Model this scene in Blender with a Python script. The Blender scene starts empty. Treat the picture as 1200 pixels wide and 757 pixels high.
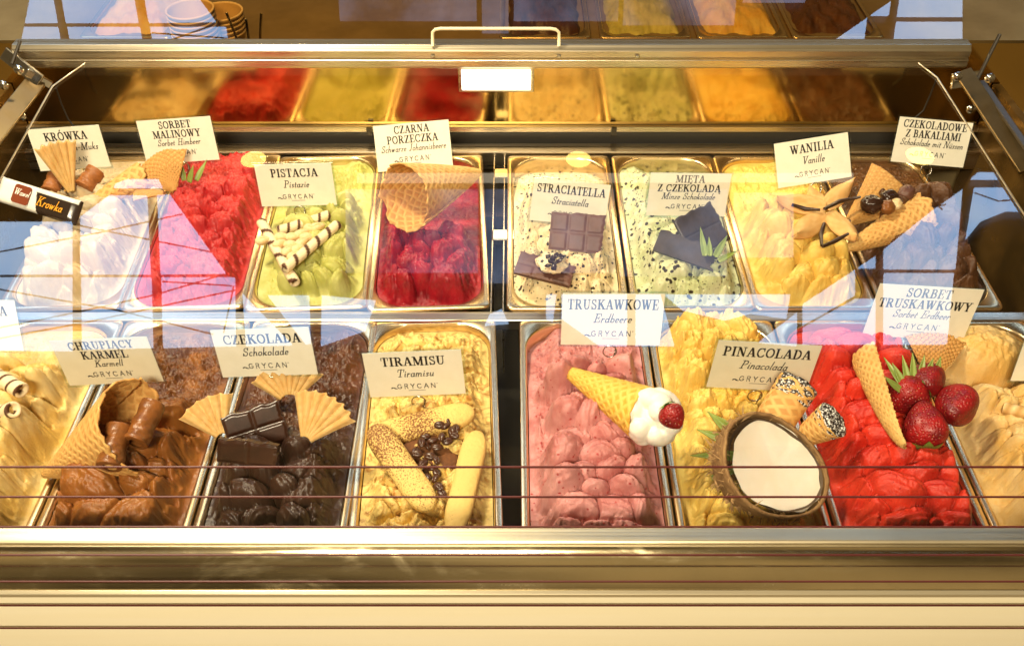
import bpy, math, random
import numpy as np
from mathutils import Matrix, Vector
R = math.radians
sc = bpy.context.scene
C = sc.collection

# ------------------------------------------------------------------ camera, world, lights, exposure
FPX, CX, CY = 1100.0, 600.0, 378.5
PITCH, CAMZ = R(42.8), 0.8066
ct, st = math.cos(PITCH), math.sin(PITCH)
cam_d = bpy.data.cameras.new('camera')
cam_d.sensor_width = 36.0
cam_d.lens = FPX * 36.0 / 1200.0
cam_d.clip_start, cam_d.clip_end = 0.01, 100
cam = bpy.data.objects.new('camera', cam_d)
C.objects.link(cam)
cam.location = (0, 0, CAMZ)
cam.rotation_euler = (R(90) - PITCH, 0, 0)
sc.camera = cam

w = bpy.data.worlds.new('World')
sc.world = w
w.use_nodes = True
bg = w.node_tree.nodes['Background']
# the dim warm hall all round: soft bright and dark areas
_nt = w.node_tree
_tc = _nt.nodes.new('ShaderNodeTexCoord')
_nz = _nt.nodes.new('ShaderNodeTexNoise')
_nz.inputs['Scale'].default_value = 2.6
_nz.inputs['Detail'].default_value = 2.0
_rp = _nt.nodes.new('ShaderNodeValToRGB')
_rp.color_ramp.elements[0].position, _rp.color_ramp.elements[0].color = 0.42, (0.13, 0.085, 0.035, 1)
_rp.color_ramp.elements[1].position, _rp.color_ramp.elements[1].color = 0.66, (1.1, 0.78, 0.36, 1)
_nt.links.new(_tc.outputs['Generated'], _nz.inputs['Vector'])
_nt.links.new(_nz.outputs[0], _rp.inputs[0])
_nt.links.new(_rp.outputs[0], bg.inputs['Color'])
bg.inputs['Strength'].default_value = 0.36
sc.view_settings.view_transform = 'Standard'
sc.view_settings.look = 'None'
sc.view_settings.exposure = 0.20
sc.view_settings.gamma = 1.0
sc.cycles.max_bounces = 10
sc.cycles.transparent_max_bounces = 16
sc.cycles.caustics_reflective = False
sc.cycles.caustics_refractive = False
sc.cycles.sample_clamp_indirect = 4.0
sc.cycles.use_denoising = True


def area(name, loc, target, sx, sy, power, col):
    l = bpy.data.lights.new(name, 'AREA')
    l.shape = 'RECTANGLE'
    l.size, l.size_y = sx, sy
    l.energy = power
    l.color = col
    o = bpy.data.objects.new(name, l)
    C.objects.link(o)
    o.location = loc
    d = Vector(target) - Vector(loc)
    o.rotation_euler = d.to_track_quat('-Z', 'Y').to_euler()
    return o


WARM = (1.0, 0.86, 0.62)
area('ceiling_light', (-0.62, 1.02, 1.50), (0.0, 0.68, 0), 0.25, 0.18, 32, (1.0, 0.84, 0.56))
area('counter_light', (-0.25, -0.95, 1.70), (0, 0.6, 0), 0.6, 0.22, 62, (1.0, 0.86, 0.60))
area('back_row_fill', (0.0, 1.235, 0.139), (0, 0.98, 0), 1.25, 0.02, 1.5, (1.0, 0.78, 0.42))  # added fill under the top rail for the back row, no visible tube

# ------------------------------------------------------------------ pixel helpers (photo 1200 x 757)


def ray(px, py):
    u, t = (px - CX) / FPX, (py - CY) / FPX
    return np.array([u, ct - t * st, -st - t * ct])


CAM = np.array([0, 0, CAMZ])


def at(px, py, z=0.0):
    d = ray(px, py)
    return CAM + d * ((z - CAMZ) / d[2])


def aty(px, py, y):
    d = ray(px, py)
    return CAM + d * (y / d[1])


def ppm(p):
    return FPX / (p[1] * ct + (CAMZ - p[2]) * st)


# ------------------------------------------------------------------ mesh helpers
def mesh_obj(name, V, F, mat, parent=None, smooth=True, tint=None, M=None):
    V = np.asarray(V, dtype=np.float64).reshape(-1, 3)
    me = bpy.data.meshes.new(name)
    if isinstance(F, np.ndarray):
        n, k = F.shape
        me.vertices.add(len(V))
        me.vertices.foreach_set('co', V.astype(np.float32).ravel())
        me.loops.add(n * k)
        me.loops.foreach_set('vertex_index', F.astype(np.int32).ravel())
        me.polygons.add(n)
        me.polygons.foreach_set('loop_start', np.arange(0, n * k, k, dtype=np.int32))
        me.polygons.foreach_set('loop_total', np.full(n, k, dtype=np.int32))
        me.update(calc_edges=True)
        me.validate()
    else:
        me.from_pydata([tuple(v) for v in V], [], [tuple(f) for f in F])
        me.update()
    if smooth:
        me.polygons.foreach_set('use_smooth', np.ones(len(me.polygons), dtype=bool))
    if tint is not None:
        a = me.attributes.new('tint', 'FLOAT', 'POINT')
        a.data.foreach_set('value', np.asarray(tint, dtype=np.float32).ravel())
    me.materials.append(mat)
    o = bpy.data.objects.new(name, me)
    C.objects.link(o)
    if parent is not None:
        o.parent = parent
    if M is not None:
        o.matrix_local = M
    return o


def tag(o, label=None, cat=None, group=None, kind=None):
    if label: o['label'] = label
    if cat: o['category'] = cat
    if group: o['group'] = group
    if kind: o['kind'] = kind
    return o


def thing(name, label, cat, M=None, group=None):
    o = bpy.data.objects.new(name, None)
    o.empty_display_size = 0.02
    C.objects.link(o)
    if M is not None:
        o.matrix_world = M
    return tag(o, label, cat, group)


def copy_tree(o, parent=None):
    c = o.copy()
    C.objects.link(c)
    if parent is not None:
        c.parent = parent
    for ch in list(o.children):
        copy_tree(ch, c)
    return c


def grid_faces(nu, nv, cu=False, cv=False):
    iu = np.arange(nu if cu else nu - 1)
    iv = np.arange(nv if cv else nv - 1)
    A, B = np.meshgrid(iu, iv, indexing='ij')
    a, b = A.ravel(), B.ravel()
    a2, b2 = (a + 1) % nu, (b + 1) % nv
    return np.stack([a * nv + b, a2 * nv + b, a2 * nv + b2, a * nv + b2], 1)


def surf(nu, nv, fn, cu=False, cv=False, u=(0, 1), v=(0, 1)):
    U, W = np.meshgrid(np.linspace(u[0], u[1], nu, endpoint=not cu), np.linspace(v[0], v[1], nv, endpoint=not cv), indexing='ij')
    X = fn(U, W)
    return np.stack([np.broadcast_to(x, U.shape) for x in X[:3]], -1).reshape(-1, 3), grid_faces(nu, nv, cu, cv), (X[3].ravel() if len(X) > 3 else None)


class MB:
    """collects simple shapes into one mesh"""
    def __init__(s): s.V, s.F = [], []

    def add(s, V, F):
        n = sum(len(v) for v in s.V)
        V = np.asarray(V, dtype=float).reshape(-1, 3)
        s.V.append(V)
        s.F += [tuple(int(i) + n for i in f) for f in F]
        return s

    def box(s, a, b):
        x0, y0, z0 = a
        x1, y1, z1 = b
        V = [(x0, y0, z0), (x1, y0, z0), (x1, y1, z0), (x0, y1, z0), (x0, y0, z1), (x1, y0, z1), (x1, y1, z1), (x0, y1, z1)]
        return s.add(V, [(0, 3, 2, 1), (4, 5, 6, 7), (0, 1, 5, 4), (1, 2, 6, 5), (2, 3, 7, 6), (3, 0, 4, 7)])

    def prism(s, poly, d):
        """poly: list of 3d points (planar), extruded along vector d"""
        P = np.array(poly, float)
        n = len(P)
        V = np.vstack([P, P + np.array(d, float)])
        F = [tuple(range(n))[::-1], tuple(range(n, 2 * n))] + [(i, (i + 1) % n, n + (i + 1) % n, n + i) for i in range(n)]
        return s.add(V, F)

    def tube(s, pts, r, n=8):
        V, F = tube_vf(pts, r, n)
        return s.add(V, F)

    def build(s, name, mat, parent=None, smooth=False, bevel=0, M=None):
        o = mesh_obj(name, np.vstack(s.V), s.F, mat, parent, smooth, M=M)
        if bevel:
            m = o.modifiers.new('bevel', 'BEVEL')
            m.width = bevel
            m.segments = 3
            m.limit_method = 'ANGLE'
        return o


def tube_vf(pts, r, n=8):
    P = np.array(pts, float)
    k = len(P)
    rr = np.broadcast_to(np.asarray(r, float), (k,))
    T = np.gradient(P, axis=0)
    T /= np.linalg.norm(T, axis=1)[:, None]
    up = np.array([0, 0, 1.0]) if abs(T[0][2]) < 0.9 else np.array([1.0, 0, 0])
    V = []
    a = np.linspace(0, 2 * np.pi, n, endpoint=False)
    N = np.cross(T[0], up)
    N /= np.linalg.norm(N)
    for i in range(k):
        N = N - T[i] * np.dot(N, T[i])
        N /= np.linalg.norm(N)
        B = np.cross(T[i], N)
        V.append(P[i] + rr[i] * (np.cos(a)[:, None] * N + np.sin(a)[:, None] * B))
    F = [tuple(f) for f in grid_faces(k, n, False, True)]
    F += [tuple(range(n))[::-1], tuple(range((k - 1) * n, k * n))]
    return np.vstack(V), F


def frame(o, xa, up=(0, 0, 1)):
    """matrix at o: local X along xa, local Z as near to up as it can be"""
    x = Vector(xa).normalized()
    z = Vector(up)
    z = (z - x * z.dot(x)).normalized()
    y = z.cross(x)
    M = Matrix((x, y, z)).transposed().to_4x4()
    M.translation = Vector(o)
    return M


def hashn(ix, iy, seed):
    h = (ix.astype(np.int64) * 374761393 + iy.astype(np.int64) * 668265263 + seed * 974634533) & 0x7fffffff
    h = (h ^ (h >> 13)) * 1274126177 & 0x7fffffff
    return ((h ^ (h >> 16)) & 0xffff) / 65535.0


def vnoise(x, y, seed=0):
    ix, iy = np.floor(x), np.floor(y)
    fx, fy = x - ix, y - iy
    fx = fx * fx * fx * (fx * (fx * 6 - 15) + 10)
    fy = fy * fy * fy * (fy * (fy * 6 - 15) + 10)
    a, b = hashn(ix, iy, seed), hashn(ix + 1, iy, seed)
    c, d = hashn(ix, iy + 1, seed), hashn(ix + 1, iy + 1, seed)
    return (a + (b - a) * fx) * (1 - fy) + (c + (d - c) * fx) * fy


def fbm(x, y, seed=0, o=4, ridged=False):
    s, a, t = 0, 1.0, 0
    for i in range(o):
        n = vnoise(x * 2 ** i + 17.3 * i, y * 2 ** i - 9.1 * i, seed + i * 7)
        if ridged: n = 1 - abs(2 * n - 1)
        s = s + a * n
        t += a
        a *= 0.5
    return s / t


def sstep(a, b, x):
    t = np.clip((x - a) / (b - a), 0, 1)
    return t * t * (3 - 2 * t)


# ------------------------------------------------------------------ materials
def new_mat(name):
    m = bpy.data.materials.new(name)
    m.use_nodes = True
    nt = m.node_tree
    return m, nt, nt.nodes['Principled BSDF']


def col4(c): return (c[0], c[1], c[2], 1)


def mix_col(nt, fac, a, b):
    n = nt.nodes.new('ShaderNodeMix')
    n.data_type = 'RGBA'
    for s, v in ((0, fac), (6, a), (7, b)):
        if hasattr(v, 'is_linked'):
            nt.links.new(v, n.inputs[s])
        else:
            n.inputs[s].default_value = v if s == 0 else col4(v)
    return n.outputs[2]


def ramp(nt, val, stops):
    n = nt.nodes.new('ShaderNodeValToRGB')
    el = n.color_ramp.elements
    while len(el) < len(stops): el.new(0.5)
    for e, (p, c) in zip(el, stops):
        e.position = p
        e.color = col4(c) if not isinstance(c, (int, float)) else (c, c, c, 1)
    nt.links.new(val, n.inputs[0])
    return n.outputs[0]


def noise(nt, scale, detail=3, rough=0.5, coord='Object', stretch=None, dist=0):
    tc = nt.nodes.new('ShaderNodeTexCoord')
    n = nt.nodes.new('ShaderNodeTexNoise')
    n.inputs['Scale'].default_value = scale
    n.inputs['Detail'].default_value = detail
    n.inputs['Roughness'].default_value = rough
    n.inputs['Distortion'].default_value = dist
    src = tc.outputs[coord]
    if stretch:
        mp = nt.nodes.new('ShaderNodeMapping')
        mp.inputs['Scale'].default_value = stretch
        nt.links.new(src, mp.inputs[0])
        src = mp.outputs[0]
    nt.links.new(src, n.inputs['Vector'])
    return n.outputs[0]


def voro(nt, scale, out='Distance', feature='F1', rnd=1.0, stretch=None):
    tc = nt.nodes.new('ShaderNodeTexCoord')
    n = nt.nodes.new('ShaderNodeTexVoronoi')
    n.feature = feature
    n.inputs['Scale'].default_value = scale
    n.inputs['Randomness'].default_value = rnd
    src = tc.outputs['Object']
    if stretch:
        mp = nt.nodes.new('ShaderNodeMapping')
        mp.inputs['Scale'].default_value = stretch
        nt.links.new(src, mp.inputs[0])
        src = mp.outputs[0]
    nt.links.new(src, n.inputs['Vector'])
    return n.outputs[out]


def attr(nt, name='tint'):
    n = nt.nodes.new('ShaderNodeAttribute')
    n.attribute_name = name
    return n.outputs['Fac']


def bump(nt, bs, h, strength=0.3, dist=0.001):
    b = nt.nodes.new('ShaderNodeBump')
    b.inputs['Strength'].default_value = strength
    b.inputs['Distance'].default_value = dist
    nt.links.new(h, b.inputs['Height'])
    nt.links.new(b.outputs[0], bs.inputs['Normal'])


def plain(name, c, rough=0.5, metal=0.0, c2=None, scale=40, bmp=0, sss=0, spec=0.5, stretch=None, bscale=None):
    m, nt, bs = new_mat(name)
    bs.inputs['Base Color'].default_value = col4(c)
    bs.inputs['Roughness'].default_value = rough
    bs.inputs['Metallic'].default_value = metal
    bs.inputs['Specular IOR Level'].default_value = spec
    if c2 is not None:
        nt.links.new(mix_col(nt, ramp(nt, noise(nt, scale, 4, 0.6, stretch=stretch), [(0.35, 0.0), (0.65, 1.0)]), c, c2), bs.inputs['Base Color'])
    if bmp:
        bump(nt, bs, noise(nt, bscale or scale * 2, 4, 0.6, stretch=stretch), bmp, 0.001)
    if sss:
        bs.inputs['Subsurface Weight'].default_value = sss
        bs.inputs['Subsurface Radius'].default_value = (1, 0.6, 0.4)
        bs.inputs['Subsurface Scale'].default_value = 0.004
    return m


def steel(name, c=(0.62, 0.58, 0.5), rough=0.28, stretch=(2, 200, 200), amount=0.12):
    m, nt, bs = new_mat(name)
    bs.inputs['Metallic'].default_value = 1.0
    n = noise(nt, 1.0, 3, 0.6, stretch=stretch)
    nt.links.new(ramp(nt, n, [(0.25, max(rough - amount, 0.03)), (0.75, rough + amount)]), bs.inputs['Roughness'])
    n2 = noise(nt, 7.0, 4, 0.6)
    nt.links.new(mix_col(nt, ramp(nt, n2, [(0.3, 0.0), (0.7, 1.0)]), c, tuple(x * 0.82 for x in c)), bs.inputs['Base Color'])
    bump(nt, bs, n, 0.06, 0.0004)
    return m


def g_mat(name, c1, c2, scale=30, rough=0.38, fleck=None, sss=0.12, dist=0.0, lo=0.38, hi=0.62, spec=0.4, fine=0.75, tintc=None):
    """ice cream: two blended tones, optional flecks (colour, scale, size), pitted fine bump"""
    m, nt, bs = new_mat(name)
    fac = ramp(nt, noise(nt, scale, 4, 0.6, dist=dist), [(lo, 0.0), (hi, 1.0)])
    c = mix_col(nt, fac, c1, c2)
    if tintc is not None:
        c = mix_col(nt, attr(nt), c, tintc)
    if fleck:
        for fc, fs, sz in ([fleck] if not isinstance(fleck, list) else fleck):
            d = voro(nt, fs, stretch=(1, 1, 1))
            w_ = nt.nodes.new('ShaderNodeMath')
            w_.operation = 'ADD'
            nt.links.new(d, w_.inputs[0])
            nz = nt.nodes.new('ShaderNodeMath')
            nz.operation = 'MULTIPLY'
            nt.links.new(noise(nt, fs * 1.7, 3), nz.inputs[0])
            nz.inputs[1].default_value = 0.55
            nt.links.new(nz.outputs[0], w_.inputs[1])
            c = mix_col(nt, ramp(nt, w_.outputs[0], [(sz + 0.22, 1.0), (sz + 0.26, 0.0)]), c, fc)
    nt.links.new(c, bs.inputs['Base Color'])
    nt.links.new(ramp(nt, noise(nt, 90, 3), [(0.3, rough - 0.1), (0.7, rough + 0.15)]), bs.inputs['Roughness'])
    bs.inputs['Specular IOR Level'].default_value = spec
    bs.inputs['Subsurface Weight'].default_value = sss
    bs.inputs['Subsurface Radius'].default_value = (1, 0.55, 0.3)
    bs.inputs['Subsurface Scale'].default_value = 0.004
    bump(nt, bs, noise(nt, 420, 5, 0.65), fine, 0.0012)
    return m


def tinted(name, ca, cb, rough=0.5, bmp=0.2, bscale=300, c_noise=None, spec=0.4, sss=0.0, nscale=60):
    """colour from the mesh's own 'tint' pattern attribute"""
    m, nt, bs = new_mat(name)
    c = mix_col(nt, attr(nt), ca, cb)
    if c_noise is not None:
        c = mix_col(nt, ramp(nt, noise(nt, nscale, 4, 0.6), [(0.42, 0.0), (0.7, 0.85)]), c, c_noise)
    nt.links.new(c, bs.inputs['Base Color'])
    bs.inputs['Roughness'].default_value = rough
    bs.inputs['Specular IOR Level'].default_value = spec
    if sss:
        bs.inputs['Subsurface Weight'].default_value = sss
        bs.inputs['Subsurface Scale'].default_value = 0.003
    bump(nt, bs, noise(nt, bscale, 4, 0.6), bmp, 0.001)
    return m


def emis(name, c, s):
    m = bpy.data.materials.new(name)
    m.use_nodes = True
    nt = m.node_tree
    nt.nodes.clear()
    e = nt.nodes.new('ShaderNodeEmission')
    e.inputs[0].default_value = col4(c)
    e.inputs[1].default_value = s
    o = nt.nodes.new('ShaderNodeOutputMaterial')
    nt.links.new(e.outputs[0], o.inputs[0])
    return m


def glass_mat(name, ior=1.9, tint=(1, 1, 1), rough=0.0, smear=0.0):
    """thin clear sheet: looked through, with the mirror reflection its angle gives"""
    m = bpy.data.materials.new(name)
    m.use_nodes = True
    nt = m.node_tree
    nt.nodes.clear()
    t = nt.nodes.new('ShaderNodeBsdfTransparent')
    t.inputs[0].default_value = col4(tint)
    g = nt.nodes.new('ShaderNodeBsdfGlossy')
    g.inputs['Roughness'].default_value = rough
    r0 = ((ior - 1) / (ior + 1)) ** 2
    lw = nt.nodes.new('ShaderNodeLayerWeight')
    pw = nt.nodes.new('ShaderNodeMath')
    pw.operation = 'POWER'
    pw.inputs[1].default_value = 5.0
    nt.links.new(lw.outputs['Facing'], pw.inputs[0])
    f = nt.nodes.new('ShaderNodeMath')
    f.operation = 'MULTIPLY_ADD'
    f.inputs[1].default_value = 1 - r0
    f.inputs[2].default_value = r0
    nt.links.new(pw.outputs[0], f.inputs[0])
    mx = nt.nodes.new('ShaderNodeMixShader')
    nt.links.new(f.outputs[0], mx.inputs[0])
    nt.links.new(t.outputs[0], mx.inputs[1])
    nt.links.new(g.outputs[0], mx.inputs[2])
    o = nt.nodes.new('ShaderNodeOutputMaterial')
    nt.links.new(mx.outputs[0], o.inputs[0])
    return m


STEEL = steel('brushed_steel', (0.60, 0.53, 0.42), 0.30)
PANSTEEL = plain('pan_steel', (0.80, 0.63, 0.38), 0.27, 1.0, c2=(0.72, 0.55, 0.32), scale=6)
RAIL = steel('rail_steel', (0.70, 0.62, 0.47), 0.30, stretch=(1.5, 400, 400), amount=0.1)
BAND = steel('band_steel', (0.78, 0.66, 0.42), 0.13, stretch=(1.2, 500, 500), amount=0.06)
_nt = BAND.node_tree
_bs = _nt.nodes['Principled BSDF']
_old = _bs.inputs['Roughness'].links[0].from_socket
_mx = _nt.nodes.new('ShaderNodeMath')
_mx.operation = 'MULTIPLY_ADD'
_nt.links.new(ramp(_nt, noise(_nt, 9, 6, .7, stretch=(1, 2, 2), dist=1.5), [(.5, 0.0), (.72, 1.0)]), _mx.inputs[0])
_mx.inputs[1].default_value = .16
_nt.links.new(_old, _mx.inputs[2])
_nt.links.new(_mx.outputs[0], _bs.inputs['Roughness'])
FASCIA = plain('cream_fascia', (0.90, 0.83, 0.64), 0.32, 0.0, c2=(0.88, 0.80, 0.58), scale=4, stretch=(0.5, 8, 8))
MIRROR = plain('bronze_mirror', (0.62, 0.42, 0.14), 0.11, 1.0)
DARK = plain('dark_well', (0.05, 0.045, 0.038), 0.45)
DARKFRAME = plain('dark_frame', (0.035, 0.028, 0.02), 0.35)
BROWNPANEL = plain('amber_side_panel', (0.30, 0.16, 0.04), 0.2, 0.6, c2=(0.12, 0.07, 0.02), scale=9)
GLASS = glass_mat('front_glass', 1.85, rough=0.012)
GUARD = glass_mat('guard_glass', 1.25)
LINE = plain('dark_red_line', (0.075, 0.008, 0.006), 0.5)
PAPER = plain('cream_paper', (0.90, 0.86, 0.72), 0.7, c2=(0.86, 0.815, 0.67), scale=60, bmp=0.03)
PAPERG = plain('grey_green_paper', (0.76, 0.72, 0.55), 0.7, c2=(0.72, 0.68, 0.51), scale=60, bmp=0.03)
INK = plain('black_ink', (0.012, 0.010, 0.009), 0.6)
PLASTIC = glass_mat('clear_sleeve', 1.5, (0.86, 0.92, 0.95))
WIRE = steel('steel_wire', (0.55, 0.52, 0.46), 0.2, stretch=(50, 50, 50), amount=0.05)
def cloudy(m, ca, cb, scale):
    nt = m.node_tree
    e = [n for n in nt.nodes if n.type == 'EMISSION'][0]
    nt.links.new(mix_col(nt, ramp(nt, noise(nt, scale, 5, 0.6, stretch=(1, .6, 1)), [(.4, 0.0), (.66, 1.0)]), ca, cb), e.inputs[0])
    return m


WHITELAMP = emis('lamp_face', (1.0, 0.90, 0.68), 5.0)
OVAL = emis('hall_lamp_face', (1.0, 0.72, 0.16), 11.0)
SKY = cloudy(emis('skylight_pane', (0.46, 0.70, 1.0), 6.0), (0.34, 0.60, 1.0), (0.64, 0.79, 1.0), 2.2)
SKYDIM = cloudy(emis('hazy_skylight_pane', (0.42, 0.58, 1.0), 2.0), (0.05, 0.08, 0.15), (0.5, 0.64, 1.0), 2.0)
CREAMGLOW = emis('warm_skylight_pane', (1.0, 0.86, 0.62), 2.4)

# ------------------------------------------------------------------ the display case
GP0 = np.array([0, 0.475, 0.130])
GS = (0.176 - 0.130) / (1.262 - 0.475)
GN = np.array([0, -GS, 1.0])
GN /= np.linalg.norm(GN)


def onglass(px, py):
    d = ray(px, py)
    return CAM + d * (np.dot(GP0 - CAM, GN) / np.dot(d, GN))


def mirrored(px, py, zr):
    """where the ray through a photo pixel, mirrored by the front glass, reaches height zr"""
    p, d = onglass(px, py), ray(px, py)
    r = d - 2 * np.dot(d, GN) * GN
    return p + r * ((zr - p[2]) / r[2])


case = thing('display_freezer', 'steel and glass freezer case with two rows of ice cream pans under slanted glass', 'display case')

# inner well, frame bars under the pan rims
MB().box((-0.80, 0.478, -0.17), (0.80, 1.30, -0.15)).build('well_floor', DARK, case)
f = MB()
f.box((-0.80, 0.879, -0.02), (0.80, 0.896, -0.003))
f.box((-0.80, 1.262, -0.03), (0.80, 1.288, 0.003))
f.box((-0.80, 0.478, -0.02), (0.80, 0.514, -0.004))
f.build('support_frame', STEEL, case, bevel=0.002)
for yy in (1.215, 1.06):
    MB().box((-0.028, yy - 0.012, -0.016), (0.004, yy + 0.012, -0.004)).build('support_bracket', WIRE, case, bevel=0.002)
# centre divider, two thin rails with a slot
b = MB()
b.box((-0.0285, 0.90, -0.12), (-0.0265, 1.262, -0.006))
b.box((-0.0125, 0.90, -0.12), (-0.0105, 1.262, -0.006))
b.build('divider_rail', STEEL, case, bevel=0.0006)
# back: dark slot, mirror, its lower trim
MB().box((-0.80, 1.300, -0.02), (0.80, 1.312, 0.024)).build('dark_slot', DARK, case)
MB().box((-0.80, 1.302, 0.029), (0.80, 1.312, 0.165)).build('back_mirror', MIRROR, case)
MB().box((-0.80, 1.293, 0.0195), (0.80, 1.3015, 0.0285)).build('mirror_trim', RAIL, case, bevel=0.001)
for px in (432, 720, 1084):
    p = aty(px, 147, 1.29)
    MB().box((p[0] - 0.004, 1.287, 0.017), (p[0] + 0.004, 1.2925, 0.030)).build('mirror_clip', DARKFRAME, case)
# lamp in the middle of the mirror
lx0, lx1 = aty(541, 90, 1.29)[0], aty(622, 90, 1.29)[0]
lf = MB()
lf.box((lx0 - 0.005, 1.286, 0.093), (lx1 + 0.005, 1.3015, 0.136))
lamp_frame = lf.build('case_lamp', RAIL, case, bevel=0.002)
MB().box((lx0, 1.2835, 0.098), (lx1, 1.2857, 0.131)).build('lamp_face', WHITELAMP, lamp_frame, bevel=0.001)
# top rail, profiled along its length
prof = [(1.262, 0.146), (1.258, 0.150), (1.258, 0.160), (1.263, 0.1625), (1.259, 0.165), (1.259, 0.174), (1.266, 0.181), (1.284, 0.181), (1.286, 0.146)]
MB().prism([(-0.722, y, z) for y, z in prof], (1.385, 0, 0)).build('top_rail', RAIL, case, bevel=0.0008)
hp = [aty(x, y, 1.262) for x, y in ((507, 54), (507, 38), (510, 35), (516, 34), (645, 34), (651, 35), (655, 38), (655, 54))]
V, F = tube_vf(hp, 0.0024, 10)
mesh_obj('rail_handle', V, F, plain('cream_handle', (0.80, 0.70, 0.46), 0.35), case)
for px in (507, 655, 747):
    p = aty(px, 66, 1.258)
    MB().box((p[0] - 0.003, 1.2555, p[2] - 0.002), (p[0] + 0.003, 1.2575, p[2] + 0.002)).build('rail_screw', WIRE, case, bevel=0.0008)

# slanted front glass with cut top corners, and the bright strip along its edges
px_edge_l = [(100, 76), (62, 103), (-70, 340)]
px_edge_r = [(1076, 76), (1098, 93), (1262, 352)]
gl = [onglass(*p) for p in px_edge_l]
gr = [onglass(*p) for p in px_edge_r]
front_l, front_r = np.array([-0.80, 0.475, 0.130]), np.array([0.80, 0.475, 0.130])
poly = [gl[0], gl[1], gl[2], front_l, front_r, gr[2], gr[1], gr[0]]
poly = [tuple(np.array(p)) for p in poly]
glass = mesh_obj('front_glass', poly, [tuple(range(len(poly)))], GLASS, case, False)
EDGE = plain('glass_edge', (0.70, 0.62, 0.45), 0.3, 0.8)
for pts in (gl, gr):
    V, F = tube_vf([p + np.array([0, 0, 0.002]) for p in pts], 0.0011, 8)
    mesh_obj('edge_strip', V, F, EDGE, glass)

# upper glass shelf behind the rail
ug = mesh_obj('top_glass', [(-0.72, 1.287, 0.172), (0.66, 1.287, 0.172), (0.80, 1.80, 0.30), (-0.80, 1.80, 0.30)], [(0, 1, 2, 3)], glass_mat('shade_tinted_top_glass', 1.85, (0.74, 0.58, 0.34)), case, False)  # brown tint stands in for the shade over the rear counter

# side plates with hinge arms and bolts
for s in (-1, 1):
    x0 = 0.735 * s if s > 0 else -0.765
    MB().box((min(x0, x0 + 0.012 * s), 0.50, -0.15), (max(x0, x0 + 0.012 * s), 1.30, 0.10)).build('side_wall', BROWNPANEL, case)


def arm(p, q, wd, dy, mat, name):
    """flat bar between two pixels standing at depth y"""
    a, c = aty(p[0], p[1], dy[0]), aty(q[0], q[1], dy[1])
    d = (c - a) / np.linalg.norm(c - a)
    n = np.cross(d, np.array([0, -1.0, 0.35]))
    n /= np.linalg.norm(n)
    k = np.cross(d, n)
    k /= np.linalg.norm(k)
    P = [a - n * wd / 2, a + n * wd / 2, c + n * wd / 2, c - n * wd / 2]
    return MB().prism([x + k * 0.003 for x in P], -k * 0.006).build(name, mat, case, bevel=0.0015)


arm((1128, 84), (1205, 200), 0.024, (1.24, 1.06), plain('arm_steel', (0.24, 0.16, 0.07), 0.42, 1.0, c2=(0.15, 0.10, 0.04), scale=14), 'hinge_arm')
arm((1150, 96), (1215, 190), 0.009, (1.225, 1.05), DARKFRAME, 'gas_strut')
arm((1146, 92), (1115, 96), 0.022, (1.25, 1.235), WIRE, 'hinge_plate')
arm((1172, 40), (1142, 100), 0.004, (1.25, 1.225), DARKFRAME, 'hinge_lever')
arm((42, 96), (-40, 200), 0.028, (1.24, 1.06), plain('arm_steel_dark', (0.24, 0.17, 0.09), 0.42, 1.0, c2=(0.26, 0.19, 0.09), scale=14), 'hinge_arm')
arm((4, 62), (48, 96), 0.020, (1.25, 1.235), WIRE, 'hinge_plate')
arm((60, 100), (30, 84), 0.012, (1.245, 1.235), WIRE, 'hinge_plate')
arm((24, 48), (14, 76), 0.004, (1.25, 1.225), DARKFRAME, 'hinge_lever')
for px, py in ((1160, 92), (1138, 128), (4, 100), (25, 136), (22, 82), (1122, 90)):
    p = aty(px, py, 1.19)
    V, F, _ = surf(14, 8, lambda u, v: (p[0] + 0.0072 * np.cos(u * 2 * np.pi) * np.sin(v * np.pi / 2), p[1] - 0.005 * np.cos(v * np.pi / 2), p[2] + 0.0072 * np.sin(u * 2 * np.pi) * np.sin(v * np.pi / 2)), cu=True)
    mesh_obj('hinge_bolt', V, F, WIRE, case)

# thin black lead hanging by the left and right glass corner
for pts in (((66, 104), (72, 122), (80, 140), (88, 150)), ((1098, 92), (1090, 112), (1082, 130), (1070, 140))):
    V, F = tube_vf([aty(x, y, 1.25) for x, y in pts], 0.0012, 6)
    mesh_obj('lead', V, F, INK, case)

# front rail, sloped steel band, fascia
SB = 0.0285
prof = [(0.476, 0.06), (0.476, 0.1255), (0.4735, 0.1275), (0.4610, 0.1275), (0.4590, 0.1262), (0.4590, 0.1235), (0.4575, 0.1235)]
MB().prism([(-0.82, y, z) for y, z in prof] + [(-0.82, 0.4575, 0.06)], (1.64, 0, 0)).build('front_rail', steel('front_rail_steel', (0.78, 0.68, 0.48), 0.38, stretch=(1.5, 400, 400)), case, bevel=0.0005)
yq, zq = 0.4572 - 0.84 * SB, 0.1238 - SB
band = [(0.4572 + (yq - 0.4572) * (k / 14) ** .86, 0.1238 - SB * (k / 14) ** 1.16) for k in range(15)] + [(yq, 0.085), (0.4572, 0.085)]
nb = len(band)
Vb_ = [(x, y, z) for x in np.linspace(-0.82, 0.82, 2) for y, z in band]
mesh_obj('front_band', Vb_, [(k, k + 1, nb + k + 1, nb + k) for k in range(14)], BAND, case, True)
yb, zb = 0.4572 - 0.84 * SB, 0.1238 - SB
lip = [(yb - 0.0005, zb + 0.001), (yb - 0.0045, zb), (yb - 0.005, zb - 0.004), (yb - 0.0005, zb - 0.005)]
MB().prism([(-0.82, y, z) for y, z in lip], (1.64, 0, 0)).build('band_lip', EDGE, case, bevel=0.0008)
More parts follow.
